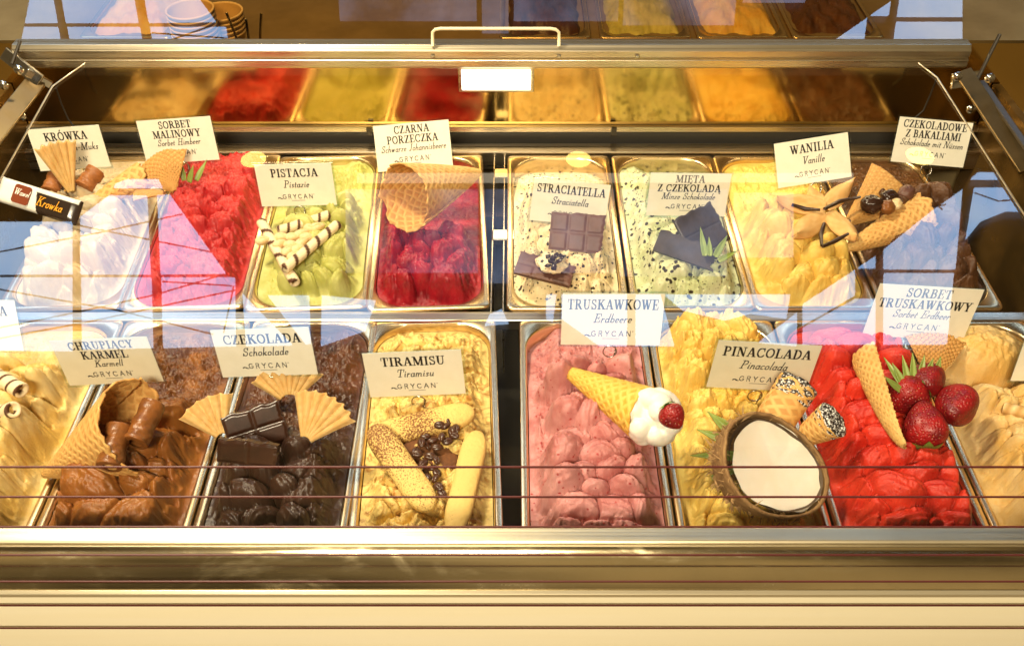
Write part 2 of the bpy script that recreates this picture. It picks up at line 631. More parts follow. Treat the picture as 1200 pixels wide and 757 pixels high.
MB().box((-0.82, yb - 0.002, -0.45), (0.82, yb + 0.008, zb - 0.0055)).build('fascia_panel', FASCIA, case)

# upright guard glass before the band, with fine dark red lines
YG = 0.4272
ztop = aty(600, 523, YG)[2]
gg = MB().box((-0.84, YG, -0.45), (0.84, YG + 0.0001, ztop)).build('guard_glass', GUARD, case)
gg.data.clear_geometry()
gg.data.from_pydata([(-0.84, YG, -0.45), (0.84, YG, -0.45), (0.84, YG, ztop), (-0.84, YG, ztop)], [], [(0, 1, 2, 3)])
for py in (547, 582, 617, 650, 681, 709, 735.5, 760):
    p = aty(600, py, YG - 0.001)
    MB().box((-0.84, YG - 0.0016, p[2] - 0.0007), (0.84, YG - 0.0006, p[2] + 0.0007)).build('printed_line', LINE, gg)

# ------------------------------------------------------------------ what the slanted glass mirrors: a roof light and round hall lamps
ZR = 2.75
roof = thing('hall_skylight', 'bright blue skylight panes with dark bars, seen mirrored in the slanted front glass', 'skylight')
PANES = [
    (SKY, [(-60, 260), (84, 260), (84, 320), (-60, 320)]), (SKY, [(-60, 325), (84, 325), (84, 410), (-60, 408)]),
    (SKY, [(94, 254), (128, 229), (172, 229), (176, 320), (94, 320)]), (SKY, [(95, 325), (177, 325), (179, 406), (96, 408)]),
    (SKY, [(184, 229), (199, 228), (264, 319), (188, 320)]), (SKY, [(189, 325), (275, 325), (276, 404), (191, 406)]),
    (SKY, [(136, 215), (150, 210), (186, 210), (190, 219), (133, 219)]),
    (SKY, [(284, 344), (342, 403), (288, 404)]), (SKY, [(314, 346), (362, 346), (364, 401), (358, 402)]),
    (SKY, [(377, 346), (440, 352), (428, 386), (376, 404)]), (SKY, [(574, 368), (588, 362), (596, 378), (568, 380)]),
    (SKY, [(640, 345), (652, 345), (648, 376), (640, 372)]), (SKY, [(658, 345), (735, 345), (735, 404), (703, 404), (658, 372)]),
    (SKY, [(745, 345), (774, 345), (790, 404), (745, 404)]), (SKY, [(780, 345), (926, 345), (922, 372), (880, 366), (850, 374), (800, 362)]),
    (SKY, [(890, 400), (934, 366), (934, 404)]), (SKY, [(941, 356), (1002, 316), (1002, 345), (941, 380)]),
    (SKY, [(941, 384), (1002, 350), (1026, 350), (1026, 402), (941, 402)]), (SKY, [(1036, 320), (1118, 320), (1110, 402), (1036, 402)]),
    (SKY, [(1006, 313), (1026, 300), (1026, 313)]), (SKY, [(1036, 292), (1092, 247), (1128, 222), (1120, 314), (1036, 314)]),
    (SKY, [(1142, 220), (1300, 220), (1300, 250), (1180, 246), (1150, 258), (1132, 280)]), (SKY, [(1146, 202), (1300, 202), (1300, 209), (1138, 209)]),
]
HAZY = [(405, 222, 560, 318), (566, 222, 596, 330), (602, 222, 720, 318), (726, 222, 852, 322), (860, 226, 930, 300)]
tint_mats = [SKY]
fr = [np.array(mirrored(x, y, ZR)) for x, y in ((-160, 84), (1360, 84), (1360, 640), (-160, 640))]
MB().prism([p + np.array([0, 0, 0.03]) for p in fr], (0, 0, 0.03)).build('unseen_roof_slab', DARKFRAME, roof)  # unseen hall roof as one dark slab, widened to cut veil in the glass
for m_, pl in PANES:
    MB().prism([mirrored(x, y, ZR) for x, y in pl], (0, 0, 0.012)).build('pane', m_, roof)
for x0, y0, x1, y1 in HAZY:
    MB().prism([mirrored(x, y, ZR) for x, y in ((x0, y0), (x1, y0), (x1, y1), (x0, y1))], (0, 0, 0.012)).build('hazy_pane', SKYDIM, roof)
MB().prism([mirrored(x, y, ZR) for x, y in ((418, 203), (1000, 203), (1000, 212), (418, 213))], (0, 0, 0.012)).build('hazy_pane', CREAMGLOW, roof)
for pts in (((-40, 303), (120, 272), (214, 251)), ((90, 264), (250, 296)), ((-40, 332), (60, 350), (140, 364), (250, 392)), ((-40, 392), (90, 366), (180, 346), (262, 322)), ((-40, 404), (100, 378), (276, 340)), ((190, 330), (272, 335)), ((262, 390), (274, 335)), ((1060, 236), (1086, 244), (1108, 240)), ((1142, 226), (1170, 236), (1210, 232)), ((1090, 232), (1104, 246))):
    V, F = tube_vf([mirrored(x, y, ZR - 0.03) for x, y in pts], 0.004, 6)
    mesh_obj('bracing_cable', V, F, DARKFRAME, roof)
for i, (px, py, rr) in enumerate(((297, 187, 0.068), (678, 187, 0.068), (1078, 183, 0.075))):
    p = mirrored(px, py, 2.70)
    lab = ('round warm hall lamp mirrored as the oval glow above the pistachio pan', 'round warm hall lamp mirrored as the oval glow above the chip-flecked white ice cream', 'round warm hall lamp mirrored as the oval glow on the card at the right end')[i]
    t = thing('hall_lamp', lab, 'lamp', Matrix.Translation(Vector(p)), 'round hall lamps mirrored in the glass')
    V, F, _ = surf(28, 3, lambda u, v: (rr * v * np.cos(u * 2 * np.pi), rr * v * np.sin(u * 2 * np.pi), 0 * u), cu=True)
    mesh_obj('lamp_face', V, F, OVAL, t)
    V, F, _ = surf(28, 5, lambda u, v: ((rr * 1.04) * np.cos(u * 2 * np.pi) * np.minimum(1, 4 * (1 - v) + 0.02), (rr * 1.04) * np.sin(u * 2 * np.pi) * np.minimum(1, 4 * (1 - v) + 0.02), 0.003 + v * 0.05), cu=True)
    mesh_obj('lamp_housing', V, F, DARKFRAME, t)

# floor before the case (its tone is mirrored in the steel)
fl = MB().box((-4, -6, -0.98), (4, 0.44, -0.96)).build('floor', plain('floor_tile', (0.40, 0.30, 0.16), 0.4, c2=(0.26, 0.19, 0.09), scale=3))
tag(fl, kind='structure')
rc = MB().box((-1.6, 1.32, -0.30), (1.6, 2.05, 0.060)).build('rear_counter', plain('rear_counter_top', (0.34, 0.25, 0.12), 0.35, 0.4, c2=(0.25, 0.18, 0.08), scale=12))
tag(rc, 'dim brown rear worktop behind the mirror, carrying the spare pans and cups', 'worktop')

# ------------------------------------------------------------------ lettering: strokes of a broad nib, serif capitals, slanted small letters
def arc(cx, cy, rx, ry, a0, a1, n=12):
    return [(cx + rx * math.cos(R(a)), cy + ry * math.sin(R(a))) for a in np.linspace(a0, a1, n)]


K, T = 0.18, 0.085


def sf(x, y, w=0.15): return (0.02, [(x - w, y + (0.022 if y < 0.5 else -0.022)), (x + w, y + (0.022 if y < 0.5 else -0.022))])


def stem(x, a=0.0, b=1.0, k=K): return (k, [(x, a), (x, b)])


def build_caps():
    g = {}
    g['I'] = (0.42, [stem(.21), sf(.21, 0), sf(.21, 1)])
    g['A'] = (0.78, [(T, [(.12, 0.02), (.37, .98)]), (K, [(.40, .96), (.64, .02)]), (.02, [(.2, .33), (.54, .33)]), sf(.12, 0, .11), sf(.64, 0, .14)])
    g['B'] = (0.70, [stem(.19), sf(.15, 0, .12), sf(.15, 1, .12), (.12, [(.2, .975)] + arc(.34, .76, .20, .215, 90, -90) + [(.2, .545)]), (.13, [(.2, .53)] + arc(.36, .275, .23, .255, 90, -90) + [(.2, .02)])])
    g['C'] = (0.74, [(.13, arc(.41, .5, .31, .475, 48, 312, 22)), (T, [(.64, .98), (.64, .66)]), (T, [(.63, .14), (.66, .24)])])
    g['D'] = (0.78, [stem(.19), sf(.15, 0, .12), sf(.15, 1, .12), (.13, [(.2, .975)] + arc(.32, .5, .34, .475, 90, -90, 16) + [(.2, .025)])])
    g['E'] = (0.68, [stem(.19), sf(.15, 0, .12), sf(.15, 1, .12), (.02, [(.2, .975), (.58, .975)]), (.02, [(.2, .025), (.6, .025)]), (.02, [(.2, .51), (.46, .51)]), (.035, [(.59, .98), (.6, .74)]), (.035, [(.6, .02), (.62, .28)]), (.035, [(.46, .38), (.46, .64)])])
    g['G'] = (0.80, [(.13, arc(.41, .5, .31, .475, 48, 300, 22)), (T, [(.64, .98), (.64, .68)]), (K, [(.64, .05), (.64, .42)]), sf(.64, .42, .13)])
    g['H'] = (0.84, [stem(.19), stem(.65), sf(.19, 0), sf(.19, 1), sf(.65, 0), sf(.65, 1), (.02, [(.2, .51), (.64, .51)])])
    g['J'] = (0.52, [(K, [(.32, 1), (.32, .2)]), (.1, [(.32, .2), (.27, .05), (.15, .02), (.07, .1)]), sf(.32, 1)])
    g['K'] = (0.82, [stem(.19), sf(.19, 0), sf(.19, 1), (T, [(.22, .42), (.62, .97)]), (K, [(.36, .58), (.68, .03)]), sf(.62, 1, .13), sf(.68, 0, .13)])
    g['L'] = (0.68, [stem(.19), sf(.19, 0), sf(.19, 1), (.02, [(.2, .025), (.6, .025)]), (.04, [(.6, .02), (.63, .32)])])
    g['M'] = (1.0, [(T, [(.16, 0), (.16, 1)]), (K, [(.2, .97), (.48, .06)]), (T, [(.5, .05), (.78, .97)]), stem(.82), sf(.14, 0, .11), sf(.14, 1, .12), sf(.82, 0), sf(.84, 1, .12)])
    g['N'] = (0.84, [(T, [(.15, 0), (.15, 1)]), (K, [(.2, .96), (.62, .06)]), (T, [(.66, 0), (.66, 1)]), sf(.15, 0, .12), sf(.13, 1, .11), sf(.66, 1, .13)])
    g['O'] = (0.80, [(.13, arc(.40, .5, .305, .475, 0, 360, 30))])
    g['P'] = (0.68, [stem(.19), sf(.19, 0), sf(.15, 1, .12), (.13, [(.2, .975)] + arc(.34, .73, .23, .245, 90, -90) + [(.2, .485)])])
    g['R'] = (0.80, [stem(.19), sf(.19, 0), sf(.15, 1, .12), (.13, [(.2, .975)] + arc(.34, .74, .22, .235, 90, -90) + [(.2, .505)]), (K, [(.40, .48), (.64, .03)]), sf(.67, 0, .1)])
    g['S'] = (0.60, [(.11, arc(.29, .735, .185, .235, 35, 200, 12) + [(.25, .56), (.36, .46)] + arc(.30, .265, .195, .24, 45, -155, 14)), (T, [(.47, .98), (.47, .70)]), (T, [(.09, .02), (.09, .32)])])
    g['T'] = (0.70, [stem(.35), sf(.35, 0), (.02, [(.05, .975), (.65, .975)]), (.04, [(.06, .98), (.05, .70)]), (.04, [(.64, .98), (.65, .70)])])
    g['U'] = (0.80, [(K, [(.19, 1), (.19, .3)]), (.09, [(.19, .3), (.23, .12), (.33, .03), (.44, .03), (.56, .12), (.61, .3)]), (T, [(.62, .3), (.62, 1)]), sf(.19, 1), sf(.62, 1, .12)])
    g['V'] = (0.76, [(K, [(.16, .97), (.38, .05)]), (T, [(.40, .05), (.62, .97)]), sf(.16, 1), sf(.62, 1, .12)])
    g['W'] = (1.08, [(K, [(.15, .97), (.34, .05)]), (T, [(.36, .05), (.54, .95)]), (K, [(.52, .97), (.71, .05)]), (T, [(.73, .05), (.92, .97)]), sf(.15, 1, .13), sf(.53, 1, .11), sf(.92, 1, .12)])
    g['Y'] = (0.76, [(K, [(.15, .97), (.38, .45)]), (T, [(.38, .45), (.62, .97)]), (K, [(.38, .5), (.38, 0)]), sf(.15, 1), sf(.62, 1, .12), sf(.38, 0)])
    g['Z'] = (0.68, [(K, [(.52, .95), (.15, .05)]), (.02, [(.1, .975), (.6, .975)]), (.02, [(.06, .025), (.6, .025)]), (.04, [(.1, .98), (.08, .74)]), (.04, [(.6, .02), (.62, .28)])])
    g['Ó'] = (g['O'][0], g['O'][1] + [(.09, [(.38, 1.12), (.48, 1.28)])])
    g['Ę'] = (g['E'][0], g['E'][1] + [(.06, [(.5, .0), (.44, -.12), (.5, -.22), (.58, -.2)])])
    g['Ą'] = (g['A'][0], g['A'][1] + [(.06, [(.66, .0), (.60, -.12), (.66, -.22), (.74, -.2)])])
    g['-'] = (0.36, [(.02, [(.05, .36), (.3, .36)])])
    g[' '] = (0.32, [])
    return g


def build_small():
    """upright skeletons, x height 0.46; slanted when laid out"""
    k, t = .10, .045
    g = {}

    def bowl(cx=.2, rx=.15): return (k * .8, arc(cx, .23, rx, .22, 0, 360, 16))
    g['a'] = (.44, [bowl(), (k, [(.35, .46), (.35, .06), (.42, .03)])])
    g['b'] = (.42, [(k, [(.08, 1), (.08, .05)]), bowl(.22)])
    g['c'] = (.36, [(k * .8, arc(.2, .23, .15, .22, 50, 310, 14))])
    g['d'] = (.46, [bowl(), (k, [(.36, 1), (.36, .06), (.43, .03)])])
    g['e'] = (.38, [(k * .8, [(.07, .25), (.33, .27)] + arc(.2, .23, .14, .22, 15, 310, 16))])
    g['h'] = (.46, [(k, [(.08, 1), (.08, 0)]), (k * .8, [(.09, .3), (.2, .45), (.31, .43), (.35, .3)]), (k, [(.35, .32), (.35, .05), (.43, .03)])])
    g['i'] = (.22, [(k, [(.09, .46), (.09, .06), (.16, .03)]), (k, [(.09, .66), (.09, .7)])])
    g['k'] = (.44, [(k, [(.08, 1), (.08, 0)]), (t, [(.1, .2), (.34, .44)]), (k, [(.17, .26), (.34, .03), (.42, .05)])])
    g['l'] = (.22, [(k, [(.09, 1), (.09, .06), (.16, .03)])])
    g['m'] = (.70, [(k, [(.08, .46), (.08, 0)]), (k * .8, [(.09, .3), (.18, .45), (.28, .43), (.31, .3)]), (k, [(.31, .32), (.31, 0)]), (k * .8, [(.32, .3), (.41, .45), (.52, .43), (.56, .3)]), (k, [(.56, .32), (.56, .05), (.66, .03)])])
    g['n'] = (.46, [(k, [(.08, .46), (.08, 0)]), (k * .8, [(.09, .3), (.2, .45), (.31, .43), (.35, .3)]), (k, [(.35, .32), (.35, .05), (.43, .03)])])
    g['o'] = (.42, [bowl(.21, .16)])
    g['r'] = (.34, [(k, [(.08, .46), (.08, 0)]), (k * .9, [(.09, .3), (.2, .44), (.3, .42)])])
    g['s'] = (.34, [(k * .8, [(.28, .38), (.2, .45), (.1, .4), (.1, .31), (.24, .2), (.26, .09), (.18, .02), (.07, .06)])])
    g['t'] = (.28, [(k, [(.12, .68), (.1, .1), (.14, .02), (.22, .04)]), (t, [(.02, .44), (.24, .44)])])
    g['u'] = (.46, [(k, [(.08, .46), (.08, .14)]), (k * .8, [(.08, .14), (.13, .03), (.24, .03), (.34, .15)]), (k, [(.35, .46), (.35, .06), (.42, .03)])])
    g['ü'] = (.46, g['u'][1] + [(k, [(.12, .64), (.12, .68)]), (k, [(.32, .64), (.32, .68)])])
    g['w'] = (.60, [(k, [(.06, .46), (.15, .03)]), (t, [(.16, .03), (.29, .44)]), (k, [(.28, .44), (.36, .03)]), (t, [(.37, .03), (.5, .46)])])
    g['z'] = (.38, [(k, [(.05, .43), (.3, .43)]), (t, [(.3, .42), (.05, .04)]), (k, [(.05, .03), (.32, .03)])])
    g['p'] = (.44, [(k, [(.08, .46), (.08, -.28)]), bowl(.23)])
    return g


CAPS, SMALL = build_caps(), build_small()


def sans_caps():
    k = .10
    return {'G': (.85, [(k, arc(.42, .5, .34, .46, 45, 330, 20) + [(.74, .46), (.5, .46)])]), 'R': (.75, [(k, [(.12, 0), (.12, 1), (.42, 1), (.56, .9), (.56, .66), (.42, .54), (.12, .54)]), (k, [(.38, .54), (.6, 0)])]),
            'Y': (.75, [(k, [(.06, 1), (.36, .48), (.66, 1)]), (k, [(.36, .5), (.36, 0)])]), 'C': (.85, [(k, arc(.44, .5, .36, .46, 45, 315, 20))]),
            'A': (.85, [(k, [(.06, 0), (.4, 1), (.74, 0)]), (k, [(.2, .34), (.6, .34)])]), 'N': (.85, [(k, [(.1, 0), (.1, 1), (.7, 0), (.7, 1)])])}


SANS = sans_caps()


def hull2(a, b, hw, hh):
    pts = [(p[0] + sx * hw, p[1] + sy * hh) for p in (a, b) for sx in (-1, 1) for sy in (-1, 1)]
    pts = sorted(set(pts))
    def half(P):
        h = []
        for p in P:
            while len(h) > 1 and (h[-1][0] - h[-2][0]) * (p[1] - h[-2][1]) - (h[-1][1] - h[-2][1]) * (p[0] - h[-2][0]) <= 0: h.pop()
            h.append(p)
        return h
    lo, up = half(pts), half(pts[::-1])
    return lo[:-1] + up[:-1]


def text_polys(s, style='caps', size=1.0, gap=0.05):
    """list of polygons, centred on x = 0, baseline y = 0"""
    x, out = 0.0, []
    for ch in s:
        if style == 'sans': wd, strokes = SANS.get(ch, (.35, []))
        elif style == 'italic': wd, strokes = SMALL.get(ch) or CAPS.get(ch, (.3, []))
        else: wd, strokes = CAPS.get(ch, (.3, []))
        for nw, pts in strokes:
            if style == 'italic' and ch not in SMALL: nw = nw * .62 if nw > .1 else nw
            hh = .055 if style == 'sans' else .040 if style == 'caps' else .036
            for a, b in zip(pts[:-1], pts[1:]):
                out.append([(px + x + (0.24 * py if style == 'italic' else 0), py) for px, py in hull2(a, b, max(nw, .07) / 2, hh)])
        x += wd + gap
    return [[((px - (x - gap) / 2) * size, py * size) for px, py in p] for p in out], (x - gap) * size


def lay(polys, y, z0, mb, squeeze=1.0):
    for i, p in enumerate(polys):
        V = [(a * squeeze, b + y, z0 + 0.000012 * (i % 12)) for a, b in p]
        mb.add(V, [tuple(range(len(V)))])


CW = 0.108


def card(px, py, wpx, hpx, lines, sub, label, roll=0.0, z=0.035, yaw=0.0, paper=None, logo=True, clip=True, ch=None):
    """price card: centre pixel of its lower edge, its width and height in the photo"""
    B = at(px, py, z)
    s = ppm(B)
    cw = wpx / s
    ch = ch or cw * 0.60
    d = ray(px, py)
    pit = math.atan2(-d[2], d[1])
    c = min(hpx / (s * ch), 0.999)
    lean = max(pit - math.acos(c), R(2))
    up = np.array([0, math.sin(lean), math.cos(lean)])
    nrm = np.array([0, -math.cos(lean), math.sin(lean)])
    M = Matrix((Vector((1, 0, 0)), Vector(up), Vector(nrm))).transposed().to_4x4()
    M = M @ Matrix.Rotation(R(yaw), 4, 'Y') @ Matrix.Rotation(R(roll), 4, 'Z')
    M.translation = Vector(B)
    t = thing('flavour_card', label, 'sign', M, 'flavour cards standing in the ice cream')
    e = 0.0028
    MB().box((-cw / 2, 0, -0.0004), (cw / 2, ch, 0.0004)).build('paper_card', paper or PAPER, t)
    slv = MB()
    for a, b in (((-cw / 2 - e, -e), (cw / 2 + e, -0.0002)), ((-cw / 2 - e, ch + 0.0002), (cw / 2 + e, ch + e)), ((-cw / 2 - e, -0.0002), (-cw / 2 - 0.0002, ch + 0.0002)), ((cw / 2 + 0.0002, -0.0002), (cw / 2 + e, ch + 0.0002))):
        slv.box((a[0], a[1], -0.0006), (b[0], b[1], 0.0006))
    slv.build('clear_sleeve', PLASTIC, t)
    m = MB()
    n = len(lines)
    hs = 0.185 * ch if n == 1 else 0.16 * ch
    hs = hs * 1.02
    y = ch * (0.70 if n == 1 else 0.79)
    for ln in lines:
        pl, wd = text_polys(ln, 'caps', hs, 0.035)
        lay(pl, y, 0.0006, m, min(1.05, cw * 0.90 / wd) if wd > cw * .9 else 1.0)
        y -= hs * 1.30
    ss = 0.17 * ch if n == 1 else 0.145 * ch
    y = ch * (0.445 if n == 1 else 0.40)
    pl, wd = text_polys(sub, 'italic', ss, 0.05)
    lay(pl, y, 0.0006, m, min(1.0, cw * 0.86 / wd))
    m.build('lettering', INK, t)
    if logo:
        m = MB()
        ls = 0.105 * ch
        pl, wd = text_polys('GRYCAN', 'sans', ls, 0.30)
        lay(pl, ch * 0.175, 0.0006, m)
        x0 = -wd / 2
        for hx, pts in ((.07, [(-.95, .12), (-.75, .3), (-.5, .24), (-.3, .05), (-.05, .02)]),):
            for a, b in zip(pts[:-1], pts[1:]):
                V = [(x0 + q[0] * ls, ch * .175 + q[1] * ls, 0.0006) for q in hull2(a, b, .09, .07)]
                m.add(V, [tuple(range(len(V)))])
        V = [(-wd * .22, ch * .125, .0006), (wd * .22, ch * .125, .0006), (wd * .22, ch * .134, .0006), (-wd * .22, ch * .134, .0006)]
        m.add(V, [(0, 1, 2, 3)])
        V = [(wd / 2 + .15 * ls, ch * .175 + .85 * ls, .0006), (wd / 2 + .3 * ls, ch * .175 + .85 * ls, .0006), (wd / 2 + .3 * ls, ch * .175 + 1.0 * ls, .0006), (wd / 2 + .15 * ls, ch * .175 + 1.0 * ls, .0006)]
        m.add(V, [(0, 1, 2, 3)])
        m.build('logo', INK, t)
    if clip:
        ring = [(0.008 * math.cos(a), -0.006 + 0.008 * math.sin(a) - 0.002, 0.0022) for a in np.linspace(0, 2 * math.pi * 1.1, 26)]
        ring += [(0.004, -0.03, 0.0), (0.004, -0.055, -0.004)]
        V, F = tube_vf(ring, 0.0008, 6)
        mesh_obj('clip_wire', V, F, WIRE, t)
    return t


# ------------------------------------------------------------------ pans
def rrect(hx, hy, r, n=9):
    P = []
    for cx, cy, a0 in ((hx - r, hy - r, 0), (-hx + r, hy - r, 90), (-hx + r, -hy + r, 180), (hx - r, -hy + r, 270)):
        P += [(cx + r * math.cos(R(a0 + 90 * i / (n - 1))), cy + r * math.sin(R(a0 + 90 * i / (n - 1)))) for i in range(n)]
    return np.array(P)


PW, PL = 0.0792, 0.1795


def pan_mesh():
    loops = [(PW, PL, .008, -.0055), (PW, PL, .008, -.0012), (PW - .0012, PL - .0012, .008, 0), (PW - .0060, PL - .0060, .012, -.0004), (.0722, .1735, .042, -.0008), (.0709, .1722, .042, -.0022), (.0699, .1712, .042, -.0065), (.0687, .1700, .042, -.03), (.063, .164, .036, -.112), (.05, .155, .03, -.12)]
    V = np.vstack([np.column_stack([rrect(a, b, r), np.full(36, z)]) for a, b, r, z in loops])
    F = [tuple(f) for f in grid_faces(len(loops), 36, False, True)]
    F.append(tuple(range((len(loops) - 1) * 36, len(loops) * 36)))
    me = bpy.data.meshes.new('gelato_pan')
    me.from_pydata([tuple(v) for v in V], [], F)
    me.update()
    me.polygons.foreach_set('use_smooth', np.ones(len(me.polygons), dtype=bool))
    me.materials.append(PANSTEEL)
    return me


PANMESH = pan_mesh()
YF, YB = 0.517 + .18, 0.8977 + .18
PANS = {  # x, y, turn in degrees
    'white': (-.571, YF, 0), 'caramel': (-.410, YF, 0), 'chocolate': (-.2485, YF, 0), 'tiramisu': (-.0935, YF, 2.2),
    'strawberry': (.0885, YF, 0), 'pineapple': (.2495, YF, 0), 'sorbet': (.411, YF, 0), 'coffee': (.572, YF, 0),
    'fudge': (-.592, YB, 2.5), 'raspberry': (-.433, YB, 2.5), 'pistachio': (-.275, YB, 2.8), 'currant': (-.1165, YB, 2.8),
    'chip': (.072, YB, 0), 'mint': (.234, YB, 0), 'vanilla': (.393, YB, 0), 'nut': (.555, YB, 0)}
PAN_LABEL = {
    'white': 'steel pan of white ice cream cut off by the left picture edge, front row', 'caramel': 'steel pan of toffee brown caramel ice cream with a big waffle cone',
    'chocolate': 'steel pan of dark chocolate ice cream with pleated wafers', 'tiramisu': 'steel pan of yellow tiramisu ice cream with sponge fingers',
    'strawberry': 'steel pan of pink strawberry ice cream under a lying waffle cone', 'pineapple': 'steel pan of yellow ice cream behind the half coconut',
    'sorbet': 'steel pan of bright red sorbet topped with fresh strawberries', 'coffee': 'steel pan of beige ice cream at the right picture edge, front row',
    'fudge': 'steel pan of pale fudge ice cream with a wrapped candy bar, back row', 'raspberry': 'steel pan of raspberry red sorbet with a waffle disc, back row',
    'pistachio': 'steel pan of green pistachio ice cream with striped wafer rolls', 'currant': 'steel pan of dark red currant sorbet under an open waffle cone',
    'chip': 'steel pan of white ice cream with chocolate chips and bars', 'mint': 'steel pan of pale green mint ice cream with dark slabs',
    'vanilla': 'steel pan of yellow vanilla ice cream with wafer petals', 'nut': 'steel pan of dark chocolate nut ice cream, right end of back row'}
pan0 = None
PM = {}
for kx, (x, y, a) in PANS.items():
    if pan0 is None:
        o = pan0 = bpy.data.objects.new('ice_cream_pan', PANMESH)
    else:
        o = pan0.copy()
    C.objects.link(o)
    PM[kx] = Matrix.Translation((x, y, 0)) @ Matrix.Rotation(R(a), 4, 'Z')
    o.matrix_world = PM[kx]
    tag(o, PAN_LABEL[kx], 'pan', 'steel pans of ice cream in the case')


# ------------------------------------------------------------------ ice cream surfaces
def lobes_auto(seed, y0, y1, size=.026, h=.02, x0=-.055, x1=.055, asp=1.25, jit=.35, ang=None):
    size, h = size * .74, h * .86
    rnd = random.Random(seed)
    out, row, y = [], 0, y0
    while y < y1:
        x = x0 + (size * .6 if row % 2 else 0)
        while x < x1 + size * .3:
            s = size * rnd.uniform(.75, 1.35)
            a = rnd.uniform(-50, 50) if ang is None else ang + rnd.uniform(-25, 25)
            out.append((x + rnd.uniform(-jit, jit) * size, y + rnd.uniform(-jit, jit) * size, s * asp, s * .85, a, h * rnd.uniform(.75, 1.25), rnd.uniform(-.3, .3)))
            x += size * 1.35
        y += size * 1.1
        row += 1
    return out


def gelato(kx, name, label, mat, lobes, base, rough_a=.004, rough_s=90, mask=None, seed=0, swirl=.0009, edge_z=-.006, edge_w=.026, tint=None, ny=310, nx=136, ridged=True, lip=.0045, warp=.004, amp=1.9):
    """heaped surface in a pan. base(x, y) -> mean height; lobes = (x, y, rx, ry, angle, height, tilt); mask(x, y) -> 0..1 roughness"""
    a, b, r = .0693, .1706, .042
    vs = np.linspace(-1, 1, ny)
    vs = np.sign(vs) * (1 - (1 - abs(vs)) ** 1.15)
    y = vs * b
    e = b - abs(y)
    hw = np.where(e < r, a - r + np.sqrt(np.maximum(r * r - (r - e) ** 2, 0)), a)
    hw = np.maximum(hw, .004)
    X = np.linspace(-1, 1, nx)[None, :] * hw[:, None]
    Y = np.repeat(y[:, None], nx, 1)
    de = np.minimum(hw[:, None] - abs(X), e[:, None])           # distance to the wall
    em = sstep(0, edge_w, de)
    wx = X + warp * (fbm(X * 36, Y * 36, seed + 50, 2) - .5) * 2
    wy = Y + warp * (fbm(X * 36, Y * 36, seed + 80, 2) - .5) * 2
    B = base(X, Y)
    B = B - .005 * (1 - (mask(X, Y) if mask else 1))
    top = np.full(X.shape, -1.0)
    sec = np.full(X.shape, -1.0)
    stri = np.zeros(X.shape)
    for i, (cx, cy, rx, ry, ang, h, tl) in enumerate(lobes):
        h = h * amp
        c, s = math.cos(R(ang)), math.sin(R(ang))
        dx, dy = wx - cx, wy - cy
        u, v = (dx * c + dy * s) / rx, (-dx * s + dy * c) / ry
        v = v + .30 * u * u * (1 if i % 2 else -1)
        q = 1 - u * u - v * v
        fw = -(wy - cy) / (.5 * (rx + ry))                      # 1 at the lobe's front edge
        z = np.where(q > 0, h * np.power(np.maximum(q, 0), .46) * (1 + .38 * fw + .5 * tl * u), -1)
        z = np.where(q > 0, z + h * .30 * ((i * 37) % 7 / 7 - .5), -1)
        up = z > top
        sec = np.where(up, top, np.maximum(sec, z))
        st_ = np.sin((v * 3.2 + u * u * 1.6) * 5.5 + 2.5 * fbm(X * 60, Y * 60, seed + 4, 2) + i) * np.clip(q * 3, 0, 1)
        stri = np.where(up, st_, stri)
        top = np.where(up, z, top)
    on = top > -.5
    lob = np.where(on, np.maximum(top, 0), 0)
    sec = np.where(sec > -.5, np.maximum(sec, 0), 0)
    near = np.exp(-((lob - sec) / .0035) ** 2) * on * (lob > .002)
    rm = mask(X, Y) if mask else np.ones_like(X)
    crease = np.exp(-(np.maximum(lob - sec, 0) / .0030) ** 2) * on
    n1 = fbm(X * rough_s, Y * rough_s, seed, 5, ridged)
    n2 = fbm(X * rough_s * 3.7 + 3, Y * rough_s * 3.7, seed + 9, 3)
    flow = fbm(X * 46 + n1 * 2, Y * 40, seed + 31, 4)
    Z = B + em * (lob + swirl * stri + lip * near * (n2 - .35) * 2) + em * (flow - .5) * .004
    Z = Z + rm * rough_a * ((n1 - .5) * 2 + .45 * (n2 - .5)) * sstep(0, .008, de)
    n3 = fbm(X * 400, Y * 400, seed + 3, 2)
    Z = Z + .0012 * (n2 - .5) * (.4 + .6 * rm) - .0022 * sstep(.66, .8, n3) * (.35 + .65 * rm) * sstep(0, .006, de)
    torn = np.exp(-(np.maximum(lob - sec, 0) / .007) ** 2) * on * sstep(.45, .7, n1)
    Z = Z + em * torn * .0042 * (fbm(X * 230, Y * 230, seed + 61, 3, True) - .45)
    Z = Z - .0095 * crease * em * (.65 + .35 * sstep(.3, .6, n2))
    # sink towards the wall so that the heap stays inside its pan
    low = np.minimum(edge_z + .0025 * (n1 - .5), B - .001)
    k = sstep(0, edge_w, de + .014 * (n1 - .5) * sstep(0, .012, de))
    Z = np.where(Z > low, low + (Z - low) * k, Z)
    V = np.stack([X, Y, Z], -1).reshape(-1, 3)
    o = mesh_obj(name, V, grid_faces(ny, nx)[:, ::-1].copy(), mat, None, True, tint=None if tint is None else tint(X, Y, Z, n1))
    o.matrix_world = PM[kx]
    tag(o, label, 'ice cream', 'ice cream heaped in the pans')
    return lambda lx, ly: float(Z[np.argmin(abs(y - ly)), np.argmin(abs(np.linspace(-1, 1, nx) * hw[np.argmin(abs(y - ly))] - lx))])


def blend(y, pts):
    ys, zs = zip(*pts)
    return np.interp(y, ys, zs)


def hump(x, w_=.05): return np.maximum(0, 1 - (x / w_) ** 2)


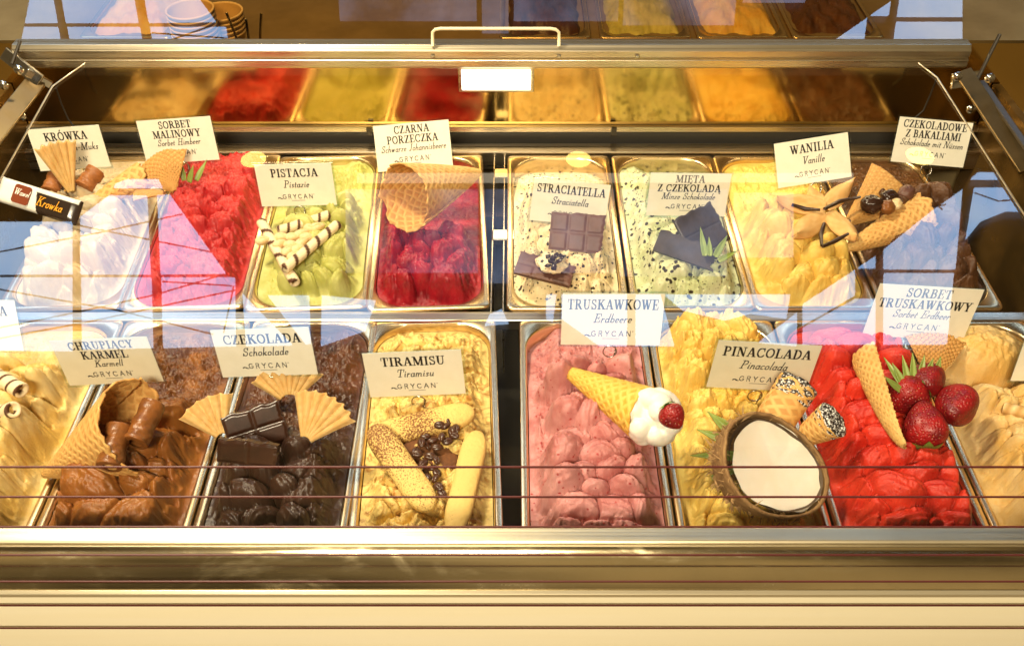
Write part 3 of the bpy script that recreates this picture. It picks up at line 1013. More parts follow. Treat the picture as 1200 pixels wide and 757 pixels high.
CREAM1, CREAM2 = (0.86, 0.74, 0.50), (0.80, 0.62, 0.34)
M_WHITE = g_mat('cream_white_ice', (0.80, 0.63, 0.29), (0.72, 0.46, 0.11), 22, .36)
M_CARA = tinted('caramel_ice', (0.25, 0.080, 0.012), (0.105, 0.033, 0.009), .42, .5, 380, (0.34, 0.13, 0.022), .5, .12, 45)
M_CHOC = tinted('chocolate_ice', (0.046, 0.019, 0.010), (0.115, 0.036, 0.010), .40, .5, 380, (0.030, 0.012, 0.007), .55, .08, 40)
M_TIRA = g_mat('tiramisu_ice', (0.82, 0.60, 0.20), (0.40, 0.18, 0.03), 34, .38, None, .12, 3.0, .49, .66)
M_STRAW = g_mat('strawberry_ice', (0.65, 0.30, 0.285), (0.48, 0.16, 0.15), 30, .40, ((0.40, 0.05, 0.05), 120, .17), .12)
M_PINE = g_mat('pineapple_ice', (0.82, 0.61, 0.17), (0.72, 0.45, 0.08), 26, .42)
M_SORB = g_mat('red_sorbet', (0.66, 0.045, 0.020), (0.48, 0.018, 0.010), 26, .33, ((0.36, 0.008, 0.008), 140, .14), .12)
M_COFF = g_mat('beige_ice', (0.74, 0.53, 0.24), (0.68, 0.41, 0.11), 22, .36)
M_FUDGE = g_mat('fudge_ice', (0.64, 0.53, 0.36), (0.56, 0.41, 0.22), 22, .36)
M_RASP = g_mat('raspberry_sorbet', (0.56, 0.040, 0.034), (0.38, 0.015, 0.018), 32, .34)
M_PIST = g_mat('pistachio_ice', (0.58, 0.56, 0.20), (0.44, 0.43, 0.10), 24, .38)
M_CURR = g_mat('currant_sorbet', (0.38, 0.010, 0.020), (0.22, 0.006, 0.014), 40, .24)
M_CHIP = g_mat('chip_ice', (0.80, 0.69, 0.44), (0.74, 0.58, 0.32), 22, .38, [((0.035, 0.022, 0.016), 120, .28), ((0.06, 0.03, 0.02), 210, .2)])
M_MINT = g_mat('mint_ice', (0.66, 0.66, 0.43), (0.50, 0.54, 0.28), 22, .38, [((0.035, 0.025, 0.016), 98, .31), ((0.05, 0.035, 0.02), 200, .2)])
M_VAN = g_mat('vanilla_ice', (0.80, 0.60, 0.17), (0.72, 0.45, 0.08), 24, .36)
M_NUT = g_mat('nut_ice', (0.075, 0.032, 0.014), (0.125, 0.05, 0.016), 32, .3)

HT = {}
HT['white'] = gelato('white', 'white_ice_cream', 'thick lobes of creamy white ice cream cut off by the left picture edge', M_WHITE, lobes_auto(3, -.165, .06, .027, .027), lambda x, y: blend(y, [(-.18, -.012), (-.08, .014), (.04, .016), (.09, -.004), (.18, -.010)]), .004, 60, lambda x, y: .25 + .75 * sstep(.02, .08, y), 3)
HT['caramel'] = gelato('caramel', 'caramel_ice_cream', 'glossy toffee brown ice cream in wide lobes, scraped dark at the back', M_CARA, lobes_auto(11, -.155, -.02, .034, .024, asp=1.5) + [(.03, .0, .035, .025, 20, .02, 0)], lambda x, y: blend(y, [(-.18, -.012), (-.1, .010), (-.02, .012), (.05, -.004), (.18, -.012)]), .0055, 75, lambda x, y: .22 + .78 * sstep(-.03, .04, y), 11, tint=lambda x, y, z, n: np.clip(sstep(-.02, .05, y + .05 * (n - .5)), 0, 1) * .9)
HT['chocolate'] = gelato('chocolate', 'dark_chocolate_ice_cream', 'dark chocolate ice cream, lobed in front and scraped reddish brown behind', M_CHOC, lobes_auto(21, -.155, -.03, .032, .022), lambda x, y: blend(y, [(-.18, -.014), (-.1, .004), (-.02, .004), (.05, -.010), (.18, -.014)]) + .014 * sstep(.02, .05, x) * sstep(.02, .06, y), .006, 70, lambda x, y: .22 + .78 * np.maximum(sstep(-.02, .05, y), sstep(.02, .045, x)), 21, tint=lambda x, y, z, n: np.clip(sstep(-.03, .06, y + .05 * (n - .5)), 0, 1))
HT['tiramisu'] = gelato('tiramisu', 'tiramisu_ice_cream', 'yellow tiramisu ice cream marbled with brown cocoa', M_TIRA, lobes_auto(31, -.16, .15, .024, .011, asp=1.6, ang=10), lambda x, y: blend(y, [(-.18, -.012), (-.1, -.004), (.1, -.006), (.18, -.012)]), .006, 62, lambda x, y: 1 + 0 * x, 31, warp=.014, lip=.004)
HT['strawberry'] = gelato('strawberry', 'strawberry_ice_cream', 'pink strawberry ice cream piled in big overlapping lobes', M_STRAW, lobes_auto(41, -.155, .07, .030, .026, x0=-.032, x1=.05, asp=1.3), lambda x, y: blend(y, [(-.18, -.012), (-.12, .012), (.04, .018), (.1, .004), (.18, -.006)]) - .016 * sstep(-.03, -.05, x), .0065, 80, lambda x, y: .16 + .84 * np.maximum(sstep(.05, .1, y), sstep(-.028, -.045, x)), 41)
HT['pineapple'] = gelato('pineapple', 'pineapple_ice_cream', 'bright yellow rough ice cream heaped highest at the back', M_PINE, lobes_auto(51, -.12, .16, .024, .016), lambda x, y: blend(y, [(-.18, -.016), (-.08, -.012), (.03, -.006), (.09, .016), (.15, .022), (.18, -.004)]) - .012 * sstep(.0, .05, x) * sstep(.05, .1, y), .0055, 95, lambda x, y: .45 + .4 * sstep(-.02, .06, y), 51)
HT['sorbet'] = gelato('sorbet', 'strawberry_sorbet', 'bright red smooth sorbet folded in petal shaped lobes', M_SORB, lobes_auto(61, -.16, .13, .028, .023, asp=1.4, ang=-5), lambda x, y: blend(y, [(-.18, -.012), (-.13, .008), (.05, .018), (.12, .012), (.18, -.010)]), .003, 60, lambda x, y: .2 + .3 * sstep(.08, .13, y), 61)
HT['coffee'] = gelato('coffee', 'beige_ice_cream', 'beige creamy lobes and a smooth yellow scoop at the right picture edge', M_COFF, lobes_auto(71, -.165, .03, .026, .026) + [(-.01, .105, .06, .05, 20, .03, 0)], lambda x, y: blend(y, [(-.18, -.012), (-.1, .014), (.02, .014), (.06, 0), (.18, -.01)]), .004, 55, lambda x, y: .3 + .7 * sstep(.03, .07, y), 71)
HT['fudge'] = gelato('fudge', 'fudge_ice_cream', 'pale cream fudge ice cream in smooth lobes under the blue reflections', M_FUDGE, lobes_auto(81, -.16, .03, .032, .026, asp=1.4), lambda x, y: blend(y, [(-.18, -.012), (-.1, .012), (.02, .016), (.08, .006), (.18, -.006)]), .004, 60, lambda x, y: .2 + .8 * sstep(.03, .09, y), 81)
HT['raspberry'] = gelato('raspberry', 'raspberry_sorbet', 'raspberry red sorbet with a rough crystalline surface', M_RASP, lobes_auto(91, -.16, .05, .028, .014), lambda x, y: blend(y, [(-.18, -.012), (-.1, .0), (.05, .012), (.12, .026), (.16, .018), (.18, -.004)]), .0065, 72, None, 91)
HT['pistachio'] = gelato('pistachio', 'pistachio_ice_cream', 'pale green pistachio ice cream with swirled lobes', M_PIST, lobes_auto(101, -.13, .03, .027, .020, x0=-.03), lambda x, y: blend(y, [(-.18, -.02), (-.13, -.004), (-.02, .006), (.06, -.008), (.14, -.012), (.18, -.012)]) + .014 * sstep(.02, .045, x) * sstep(.05, .12, y), .0055, 65, lambda x, y: .35 + .65 * sstep(.02, .07, y), 101)
HT['currant'] = gelato('currant', 'currant_sorbet', 'dark red currant sorbet, flat at the back and heaped glossy in front', M_CURR, lobes_auto(111, -.135, -.045, .026, .020), lambda x, y: blend(y, [(-.18, -.026), (-.13, .002), (-.06, .008), (-.015, -.024), (.18, -.028)]), .006, 75, lambda x, y: .3 + .5 * sstep(-.02, -.06, y), 111)
HT['chip'] = gelato('chip', 'chocolate_chip_ice_cream', 'creamy white ice cream speckled with dark chocolate chips', M_CHIP, lobes_auto(121, -.14, .05, .024, .017), lambda x, y: blend(y, [(-.18, -.018), (-.12, .0), (-.02, .010), (.06, -.004), (.12, -.016), (.18, -.026)]), .005, 62, lambda x, y: .55 + .45 * sstep(.02, .07, y), 121)
HT['mint'] = gelato('mint', 'mint_ice_cream', 'pale green mint ice cream speckled with dark chocolate chips', M_MINT, lobes_auto(131, -.14, .07, .026, .018), lambda x, y: blend(y, [(-.18, -.018), (-.12, .0), (-.02, .006), (.06, .0), (.12, -.010), (.18, -.028)]) + .012 * sstep(-.02, -.045, x) * sstep(.02, .08, y), .005, 60, lambda x, y: .5 + .5 * sstep(.05, .1, y), 131)
HT['vanilla'] = gelato('vanilla', 'vanilla_ice_cream', 'yellow vanilla ice cream in pillow lobes, scraped at the back', M_VAN, lobes_auto(141, -.15, .02, .030, .026, asp=1.15), lambda x, y: blend(y, [(-.18, -.014), (-.12, .008), (-.0, .014), (.06, -.002), (.15, -.008), (.18, -.008)]) + .01 * sstep(.0, .05, x) * sstep(.0, .05, y), .0055, 62, lambda x, y: .15 + .85 * sstep(.0, .05, y), 141)
HT['nut'] = gelato('nut', 'chocolate_nut_ice_cream', 'very dark chocolate ice cream mound at the right end of the back row', M_NUT, lobes_auto(151, -.15, .02, .03, .022), lambda x, y: blend(y, [(-.18, -.014), (-.12, .008), (-.02, .034), (.06, .020), (.12, .0), (.18, -.006)]), .0055, 62, lambda x, y: .5 + 0 * x, 151)


# ------------------------------------------------------------------ toppings
def on(kx, px, py, up=0.0):
    """point of the ice cream surface of a pan under a photo pixel, raised by up"""
    z = 0.0
    inv = PM[kx].inverted()
    for _ in range(6):
        p = at(px, py, z)
        l = inv @ Vector(p)
        z = HT[kx](l.x, l.y) + up
    return at(px, py, z)


WAFFLE = tinted('waffle', (0.54, 0.27, 0.075), (0.74, 0.45, 0.15), .6, .4, 260, (0.62, 0.32, 0.09), .3, .1, 50)
WAFFLE_Y = tinted('golden_waffle', (0.68, 0.36, 0.045), (0.84, 0.54, 0.12), .55, .3, 260, (0.74, 0.42, 0.07), .3, .1, 50)
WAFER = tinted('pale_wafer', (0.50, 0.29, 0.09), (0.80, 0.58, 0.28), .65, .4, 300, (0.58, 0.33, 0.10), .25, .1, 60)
STRIPE = tinted('striped_wafer', (0.86, 0.70, 0.44), (0.09, 0.035, 0.016), .55, .3, 300, None, .3)
CHOCBAR = plain('chocolate_bar', (0.135, 0.055, 0.035), .5, 0, (0.10, 0.04, 0.026), 60, .1)
MINTBAR = plain('mint_chocolate', (0.035, 0.026, 0.022), .42, 0, (0.055, 0.04, 0.032), 70, .2)
DARKBAR = plain('dark_chocolate', (0.026, 0.011, 0.006), .22, 0, (0.045, 0.017, 0.009), 60, .04, spec=.35)
LEAF = plain('green_leaf', (0.16, 0.24, 0.04), .4, 0, (0.30, 0.36, 0.08), 60, .1, stretch=(1, 12, 1))
MINTLEAF = plain('fresh_leaf', (0.07, 0.20, 0.03), .4, 0, (0.16, 0.30, 0.05), 120, .2)


def mark(o, M): o.matrix_world = M; return o


def waffle_t(u, v, nu, nv, wd=.16):
    """diamond grid of ridges, 1 on a ridge"""
    a, b = u * nu + v * nv, u * nu - v * nv
    da, db = abs(a - np.round(a)), abs(b - np.round(b))
    return np.maximum(1 - sstep(wd * .5, wd * 1.3, da), 1 - sstep(wd * .5, wd * 1.3, db))


def cone(name, label, cat, apex, mouth, r, arc_=(0, 2 * math.pi), up=(0, 0, 1), mat=None, cut=0.0, wav=.05, nu=9, nv=9, group=None, flare=1.0, thick=.0022, oval=1.0, seed=0):
    """rolled waffle cone; local X from apex to mouth"""
    A, B = np.array(apex), np.array(mouth)
    L = np.linalg.norm(B - A)
    M = frame(A, B - A, up)

    def fn(u, v):
        th = arc_[0] + v * (arc_[1] - arc_[0])
        lim = 1 + cut * np.cos(th) + wav * (vnoise(th * 2.3 + seed * 9, th * 0 + seed, seed) - .5) + wav * .5 * (vnoise(th * 9, th * 0 + seed, seed + 3) - .5)
        s = u * lim
        t = waffle_t(u * 1.0, v, nu, nv)
        rad = r * np.power(s, flare) + .0009 * t + 0.0012
        spiral = 1 + .10 * v
        return L * s, rad * spiral * np.cos(th) * oval, rad * spiral * np.sin(th), t
    V, F, t = surf(110, 170, fn)
    o = mesh_obj(name, V, F, mat or WAFFLE, None, True, t)
    o.matrix_world = M
    md = o.modifiers.new('thickness', 'SOLIDIFY')
    md.thickness = thick
    md.offset = -1
    return tag(o, label, cat, group)


def fan(name, label, base, tip_dir, right, L, spread=70, pleats=7, mat=None, amp=.0026, group=None, r0=.12, waf=None, curl=.004):
    """pleated fan wafer: base point, direction to the middle of its rim, rightward direction"""
    x = np.array(tip_dir, float)
    x /= np.linalg.norm(x)
    rr = np.array(right, float)
    M = frame(base, x, np.cross(x, rr))

    def fn(u, v):
        a = R(spread) * (v - .5)
        s = r0 + (1 - r0) * u
        edge = 1 + .025 * np.cos(v * pleats * 2 * np.pi)
        ph = v * pleats * 2 * np.pi
        z = amp * np.cos(ph) * (.25 + .75 * u)
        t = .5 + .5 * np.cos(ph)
        if waf:
            t = waffle_t(u, v, *waf)
            edge = 1 + .06 * (vnoise(v * 7, v * 0, 3) - .5)
            return L * s * edge * np.cos(a), L * s * edge * np.sin(a), .0009 * t + curl * ((v - .5) ** 2 * 4 + u * u), t
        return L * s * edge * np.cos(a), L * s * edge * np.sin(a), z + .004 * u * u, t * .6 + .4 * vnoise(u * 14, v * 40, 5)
    V, F, t = surf(40, 130, fn)
    o = mesh_obj(name, V, F, mat or WAFER, None, True, t)
    o.matrix_world = M
    md = o.modifiers.new('thickness', 'SOLIDIFY')
    md.thickness = .0022
    return tag(o, label, 'wafer', group)


def roll(name, label, p, q, r, mat, group=None, turns=9, cat='wafer roll', stripe=True, hollow=True):
    A, B = np.array(p), np.array(q)
    L = np.linalg.norm(B - A)
    prof = np.array([(.0, .55), (.0, .9), (.012, 1.0), (.988, 1.0), (1.0, .9), (1.0, .55), (.90, .5), (.9, .01)]) if hollow else np.array([(0, .01), (0, .8), (.02, 1), (.98, 1), (1, .8), (1, .01)])
    # densify the side
    k = 2 if hollow else 2
    mid = [(.012 + (.976) * i / 60, 1.0) for i in range(1, 60)]
    pr = np.array(list(prof[:k + 1]) + mid + list(prof[k + 1:]))

    def fn(u, v):
        i = np.round(u * (len(pr) - 1)).astype(int)
        s, rad = pr[i, 0], pr[i, 1] * r
        th = v * 2 * np.pi
        rad = rad * (1 + .03 * np.sin(th * 1 + s * 14) + (0 if stripe or mat is WAFER else .30) * (fbm(s * 5 + 3, th * .9, 6, 3) - .5)) + .0003 * vnoise(s * 60, th * 3, 4)
        t = sstep(.55, .75, np.sin(th + s * turns * 2 * np.pi)) if stripe else .5 + .5 * np.sin(th + s * turns * 2 * np.pi)
        return L * s, rad * np.cos(th), rad * np.sin(th), t
    V, F, t = surf(len(pr), 40, fn, cv=True)
    o = mesh_obj(name, V, F, mat, None, True, t)
    o.matrix_world = frame(A, B - A, (0, -.5, 1))
    return tag(o, label, cat, group)


def slab(name, label, centre, xdir, up, lx, ly, th, nx, ny, mat, groove=.0010, ragged=0.0, seed=0, cat='chocolate', group=None, gw=.0022):
    """chocolate slab with moulded segments"""
    def top(u, v):
        x, y = (u - .5) * lx, (v - .5) * ly
        du = abs(u * nx - np.round(u * nx)) * lx / nx
        dv = abs(v * ny - np.round(v * ny)) * ly / ny
        d = np.minimum(du, dv)
        z = th / 2 - groove * (1 - sstep(gw * .3, gw * 1.5, d))
        if ragged:
            x = x + np.where(u > .5, 1, 0) * ragged * (fbm(v * 6, v * 0 + seed, seed, 3) - .5) * 2 * sstep(.7, 1, u)
            y = y + ragged * (fbm(u * 6, u * 0 + seed + 2, seed, 3) - .5) * 2 * sstep(.7, 1, v)
        return x, y, z
    V1, F1, _ = surf(64, 48, top)
    V2 = V1.copy()
    V2[:, 2] = -th / 2
    n = len(V1)
    idx = np.arange(n).reshape(64, 48)
    rim = np.concatenate([idx[:, 0], idx[-1, 1:], idx[-2::-1, -1], idx[0, -2:0:-1]])
    k = len(rim)
    Fs = [tuple(f) for f in F1] + [tuple(f[::-1] + n) for f in F1] + [(rim[i], rim[i] + n, rim[(i + 1) % k] + n, rim[(i + 1) % k]) for i in range(k)]
    o = mesh_obj(name, np.vstack([V1, V2]), Fs, mat, None, True)
    md = o.modifiers.new('edges', 'EDGE_SPLIT')
    md.split_angle = R(35)
    o.matrix_world = frame(centre, xdir, up)
    return tag(o, label, cat, group)


def blob(fn, nu=40, nv=24):
    """closed ball-like surface; fn(theta, phi) -> radius factor (x, y, z)"""
    def f(u, v):
        th, ph = u * 2 * np.pi, (v - .5) * np.pi
        return fn(th, ph)
    return surf(nu, nv, f, cu=True)


def leaf_mesh(name, mat, parent, base, tip, wd, bend=.25, up=(0, 0, 1), fold=.25):
    A, B = np.array(base), np.array(tip)
    L = np.linalg.norm(B - A)
    M = frame(A, B - A, up)

    def fn(u, v):
        w_ = wd * np.power(np.maximum(1 - u, 0), .75) * (.55 + .9 * u * (1 - u) * 2) * .9
        y = (v - .5) * w_
        return L * u, y, fold * abs(y) * 2 - bend * L * u * u * .5
    V, F, _ = surf(18, 7, fn)
    o = mesh_obj(name, V, F, mat, parent, True)
    md = o.modifiers.new('thickness', 'SOLIDIFY')
    md.thickness = .0009
    if parent is None: o.matrix_world = M
    else: o.matrix_local = parent.matrix_world.inverted() @ M
    return o


def seed_mat():
    m, nt, bs = new_mat('strawberry_skin')
    d = voro(nt, 330, rnd=.55, stretch=(1, 1, .7))
    c = mix_col(nt, ramp(nt, noise(nt, 60, 3), [(.35, 0.0), (.65, 1.0)]), (0.36, 0.010, 0.010), (0.16, 0.005, 0.007))
    c = mix_col(nt, ramp(nt, d, [(.09, 1.0), (.15, 0.0)]), c, (0.55, 0.24, 0.05))
    nt.links.new(c, bs.inputs['Base Color'])
    bs.inputs['Roughness'].default_value = .40
    bs.inputs['Subsurface Weight'].default_value = .08
    bs.inputs['Subsurface Scale'].default_value = .004
    bump(nt, bs, ramp(nt, d, [(0.1, 0.0), (0.5, 1.0)]), .7, .0012)
    return m


BERRY = seed_mat()


def strawberry(centre, tip_dir, L, wd, label, group='fresh strawberries', leaves=True):
    t = thing('strawberry', label, 'strawberry', frame(centre, tip_dir), group)

    def fn(th, ph):
        s = np.sin(ph)                      # -1 stalk .. 1 tip
        r = np.cos(ph) * (1 - .32 * s - .10 * s * s) * (1 + .06 * np.sin(3 * th + L * 900) + .05 * np.sin(2 * th + wd * 700 + s * 2))
        return L / 2 * s * (1 + .06 * (s > 0)), wd / 2 * r * np.cos(th), wd / 2 * r * np.sin(th)
    V, F, _ = blob(fn, 40, 26)
    mesh_obj('berry', V, F, BERRY, t)
    if leaves:
        for k in range(6):
            a = k * math.pi / 3 + .3
            d = np.array([.25, math.cos(a), math.sin(a)])
            b = np.array([-L * .47, 0, 0])
            e = b + d * wd * .40
            x = frame(b, e - b, (-1, 0, 0))
            Ll = np.linalg.norm(e - b)
            V, F, _ = surf(8, 5, lambda u, v: (Ll * u, (v - .5) * wd * .26 * np.sin(np.pi * np.clip(u * .8 + .2, 0, 1)), .0012 + .002 * np.sin(u * 3)))
            mesh_obj('leaf', V, F, MINTLEAF, t, M=x)
    return t


CREAM = plain('whipped_cream', (0.90, 0.86, 0.78), .45, 0, (0.88, 0.83, 0.72), 60, .1, .3)


def cream_puff(label, centre, r, nlob=7, flat=.7, seed=1, name='whipped_cream', axis=(0, 0, 1)):
    rnd = random.Random(seed)
    L_ = [(rnd.uniform(-.8, .8), rnd.uniform(0, 6.28)) for _ in range(nlob * 2)]

    def fn(th, ph):
        x, y, z = np.cos(ph) * np.cos(th), np.cos(ph) * np.sin(th), np.sin(ph)
        d = np.zeros_like(x)
        for s, a in L_:
            c = math.sqrt(1 - s * s)
            dot = x * c * math.cos(a) + y * c * math.sin(a) + z * s
            d = np.maximum(d, np.sqrt(np.clip((dot - .86) / .14, 0, 1)))
        k = .60 + .44 * d + .04 * fbm(x * 4 + z * 3, y * 4, seed, 3)
        return r * k * x, r * k * y, r * flat * k * z
    V, F, _ = blob(fn, 90, 60)
    o = mesh_obj(name, V, F, CREAM)
    ax = np.array(axis, float)
    o.matrix_world = frame(centre, (1, 0.001, 0) if abs(ax[0]) < .9 else (0, 1, 0), ax)
    return tag(o, label, 'whipped cream')


def nugget(name, label, cat, centre, lx, ly, lz, mat, turn=0.0, seed=0, group=None, lump=.12, up=(0, -.3, 1), power=1.0):
    """rounded lump"""
    def fn(th, ph):
        def sp(c): return np.sign(c) * abs(c) ** power
        x, y, z = sp(np.cos(ph)) * sp(np.cos(th)), sp(np.cos(ph)) * sp(np.sin(th)), sp(np.sin(ph))
        k = 1 + lump * (fbm(x * 2.2 + 5 + z, y * 2.2 + seed + z * 1.3, seed, 3) - .5) * 2
        return lx / 2 * x * k, ly / 2 * y * k, lz / 2 * z * k
    V, F, _ = blob(fn, 48, 30)
    o = mesh_obj(name, V, F, mat)
    o.matrix_world = frame(centre, (math.cos(R(turn)), math.sin(R(turn)), 0), up)
    return tag(o, label, cat, group)


# ---- caramel: big cone with caramel rolls
cone('waffle_cone', 'large brown waffle cone lying open over the caramel ice cream', 'waffle cone', on('caramel', 52, 556, .014), at(160, 502, .062), .047, (0, 2 * math.pi), (-.25, -.3, 1), cut=.05, wav=.08, nu=12, nv=17, oval=1.0, seed=1)
TOFFEE = plain('toffee', (0.26, 0.09, 0.018), .34, 0, (0.16, 0.055, 0.014), 90, .9, .08, bscale=160)
for (px, py, qx, qy, lab) in ((128, 548, 140, 500, 'left and lower toffee curl inside the big waffle cone'), (158, 520, 180, 474, 'right and upper toffee curl inside the big waffle cone')):
    roll('toffee_curl', lab, on('caramel', px, py, .026), at(qx, qy, .074), .0125, TOFFEE, 'toffee curls in the big cone', 2, 'toffee curl', False)

# ---- chocolate: three fan wafers and a dark chocolate block
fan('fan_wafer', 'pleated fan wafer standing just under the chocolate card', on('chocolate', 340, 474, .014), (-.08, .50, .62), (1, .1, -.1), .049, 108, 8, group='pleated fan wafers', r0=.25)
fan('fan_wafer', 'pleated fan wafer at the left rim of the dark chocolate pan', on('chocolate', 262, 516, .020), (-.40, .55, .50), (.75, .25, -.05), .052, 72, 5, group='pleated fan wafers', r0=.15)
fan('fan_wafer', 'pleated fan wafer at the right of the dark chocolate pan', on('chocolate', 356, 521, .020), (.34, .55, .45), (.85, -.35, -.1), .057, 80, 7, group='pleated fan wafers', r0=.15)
slab('chocolate_block', 'glossy dark chocolate block between the pleated wafers', on('chocolate', 300, 502, .018), (1, .35, .10), (.15, -.85, .7), .064, .046, .012, 2, 2, DARKBAR, .0009, .002, 3)
slab('chocolate_block', 'thin dark chocolate piece tilted in front of the glossy block', on('chocolate', 291, 530, .014), (1, -.10, -.05), (.2, -.9, .6), .062, .024, .010, 2, 1, DARKBAR, .0009, .002, 4)

# ---- tiramisu: sponge fingers, cocoa, coffee beans
FINGER, _nt, _bs = new_mat('sponge_finger')
_ad = _nt.nodes.new('ShaderNodeMath')
_ad.operation = 'MULTIPLY_ADD'
_nt.links.new(attr(_nt), _ad.inputs[0])
_ad.inputs[1].default_value = .25
_nt.links.new(noise(_nt, 560, 4, .65), _ad.inputs[2])
_nt.links.new(mix_col(_nt, ramp(_nt, _ad.outputs[0], [(.64, 0.0), (.72, 1.0)]), (0.78, 0.53, 0.16), (0.20, 0.07, 0.018)), _bs.inputs['Base Color'])
_bs.inputs['Roughness'].default_value = .7
bump(_nt, _bs, noise(_nt, 260, 4, .6), .5, .0014)


def finger(p, q, wd, label, dust, seed):
    A, B = np.array(p), np.array(q)
    L = np.linalg.norm(B - A)

    def fn(u, v):
        s = np.clip((u - .5) * 2.04, -1, 1)
        e = np.power(np.maximum(1 - abs(s) ** 5, 0), .5)
        th = v * 2 * np.pi
        cy = np.sign(np.cos(th)) * abs(np.cos(th)) ** .8
        sz = np.sign(np.sin(th)) * abs(np.sin(th)) ** .8
        n = fbm(u * 26, v * 14, seed, 4)
        x = L / 2 * s
        y = wd / 2 * e * cy * (1 + .03 * np.sin(u * 9))
        z = wd * .30 * e * sz + .0012 * (n - .5)
        t = dust(u, v) * sstep(-.6, .2, sz)
        return x, y, z, t
    V, F, t = surf(200, 110, fn, cv=True)
    o = mesh_obj('sponge_finger', V, F, FINGER, None, True, t)
    o.matrix_world = frame((A + B) / 2, B - A, (0, -.35, 1))
    return tag(o, label, 'sponge finger', 'sponge fingers on the tiramisu')


finger(at(434, 513, .022), at(556, 482, .024), .031, 'sponge finger lying crosswise below the tiramisu card, cocoa dusted at its left', lambda u, v: np.exp(-((u - .45) / .25) ** 2) * .85, 1)
finger(at(436, 499, .038), at(506, 598, .018), .031, 'sponge finger running down the left of the tiramisu, spotted with cocoa', lambda u, v: .35 + .55 * sstep(.75, .1, u), 2)
finger(at(560, 505, .022), at(531, 626, .014), .028, 'plain yellow sponge finger standing upright at the right of the tiramisu', lambda u, v: 0 * u, 3)
nugget('cocoa_mound', 'brown mound of cocoa under the coffee beans', 'cocoa', on('tiramisu', 505, 524, .002), .050, .072, .014, plain('cocoa', (0.20, 0.07, 0.018), .8, 0, (0.11, 0.04, 0.012), 200, .8, bscale=500), 70, 7, None, .25)
BEAN = plain('roasted_bean', (0.075, 0.025, 0.010), .32, 0, (0.045, 0.016, 0.008), 90, .1, spec=.6)


def bean_fn(th, ph):
    x, y, z = np.cos(ph) * np.cos(th), np.cos(ph) * np.sin(th), np.sin(ph)
    g = np.exp(-(y / .10) ** 2) * (z > 0)
    return .0062 * x, .0046 * y, .0034 * z * np.where(z > 0, .8, 1.0) * (1 - .45 * g)


Vb, Fb, _ = blob(bean_fn, 36, 22)
bean0 = None
rnd = random.Random(5)
bspots = [(522, 499), (529, 505), (517, 512), (524, 517), (532, 510), (505, 508), (498, 511), (507, 516), (512, 524), (502, 522), (494, 518), (534, 502), (528, 523), (489, 532), (487, 529), (504, 535), (512, 539), (507, 548), (499, 552), (510, 560), (514, 570), (518, 578), (496, 543), (526, 492), (515, 498), (512, 554), (500, 560)]
for i, (px, py) in enumerate(bspots):
    if bean0 is None: o = bean0 = mesh_obj('coffee_bean', Vb, Fb, BEAN)
    else:
        o = bean0.copy()
        C.objects.link(o)
    o.matrix_world = Matrix.Translation(Vector(on('tiramisu', px, py, .0115))) @ Matrix.Rotation(rnd.uniform(0, 6.28), 4, 'Z') @ Matrix.Rotation(rnd.uniform(.0, .8), 4, 'X')
    tag(o, 'roasted coffee bean lying on the cocoa between the sponge fingers', 'coffee bean', 'coffee beans on the tiramisu')

# ---- strawberry ice cream: lying cone with cream and berry
a_, m_ = at(657, 431, .050), at(756, 484, .068)
cone('waffle_cone', 'golden yellow waffle cone lying on the pink strawberry ice cream', 'waffle cone', a_, m_, .0245, (0, 2 * math.pi * 1.02), (0, -.3, 1), WAFFLE_Y, 0, .03, 10, 11, seed=2)
dv = (m_ - a_) / np.linalg.norm(m_ - a_)
cream_puff('white whipped cream filling the mouth of the golden lying cone', m_ + dv * .010, .031, 24, .85, 4, axis=(dv[0], dv[1], dv[2] + .2))
strawberry(m_ + dv * .026 + np.array([.004, -.010, .022]), (.4, -.6, -.3), .026, .026, 'small dark strawberry pressed into the whipped cream of the golden cone')

# ---- pineapple ice cream: half coconut, leaves, dipped wafer rolls
cc = at(908, 546, .060)
axis = np.array([.38, -.42, .82])
tc_ = thing('half_coconut', 'half coconut with brown hairy shell and white flesh', 'coconut', frame(cc, (.82, 0, -.38), axis))
SHELL = plain('coconut_husk', (0.20, 0.10, 0.035), .8, 0, (0.38, 0.22, 0.085), 90, .9, stretch=(1, 1, 6), bscale=200)
Rx, Ry = .058, .050


def shellf(u, v):
    th = u * 2 * np.pi
    k = 1 + .05 * np.cos(2 * th + .6) + .03 * np.cos(3 * th)
    ph = v * np.pi / 2
    n = .0016 * fbm(u * 90, v * 14, 3, 4)
    return (Rx * k * np.cos(ph) + n) * np.cos(th), (Ry * k * np.cos(ph) + n) * np.sin(th), -.060 * np.sin(ph) + .004 * (1 - v) * fbm(u * 16, v * 2, 8, 3)


V, F, _ = surf(160, 30, shellf, cu=True)
so = mesh_obj('shell', V, F, SHELL, tc_)
md = so.modifiers.new('thickness', 'SOLIDIFY')
md.thickness = .0032


def fleshf(u, v):
    th = u * 2 * np.pi
    k = 1 + .045 * np.cos(3 * th + .9) + .05 * np.cos(2 * th + .6) + .07 * (vnoise(u * 22, u * 0, 6) - .5)
    s = np.sqrt(np.clip(v, 0, 1))
    return Rx * .89 * k * s * np.cos(th) + .002, Ry * .945 * k * s * np.sin(th), -.0015 - .0050 * (1 - s * s) + .0008 * fbm(s * np.cos(th) * 4, s * np.sin(th) * 4, 2, 3)


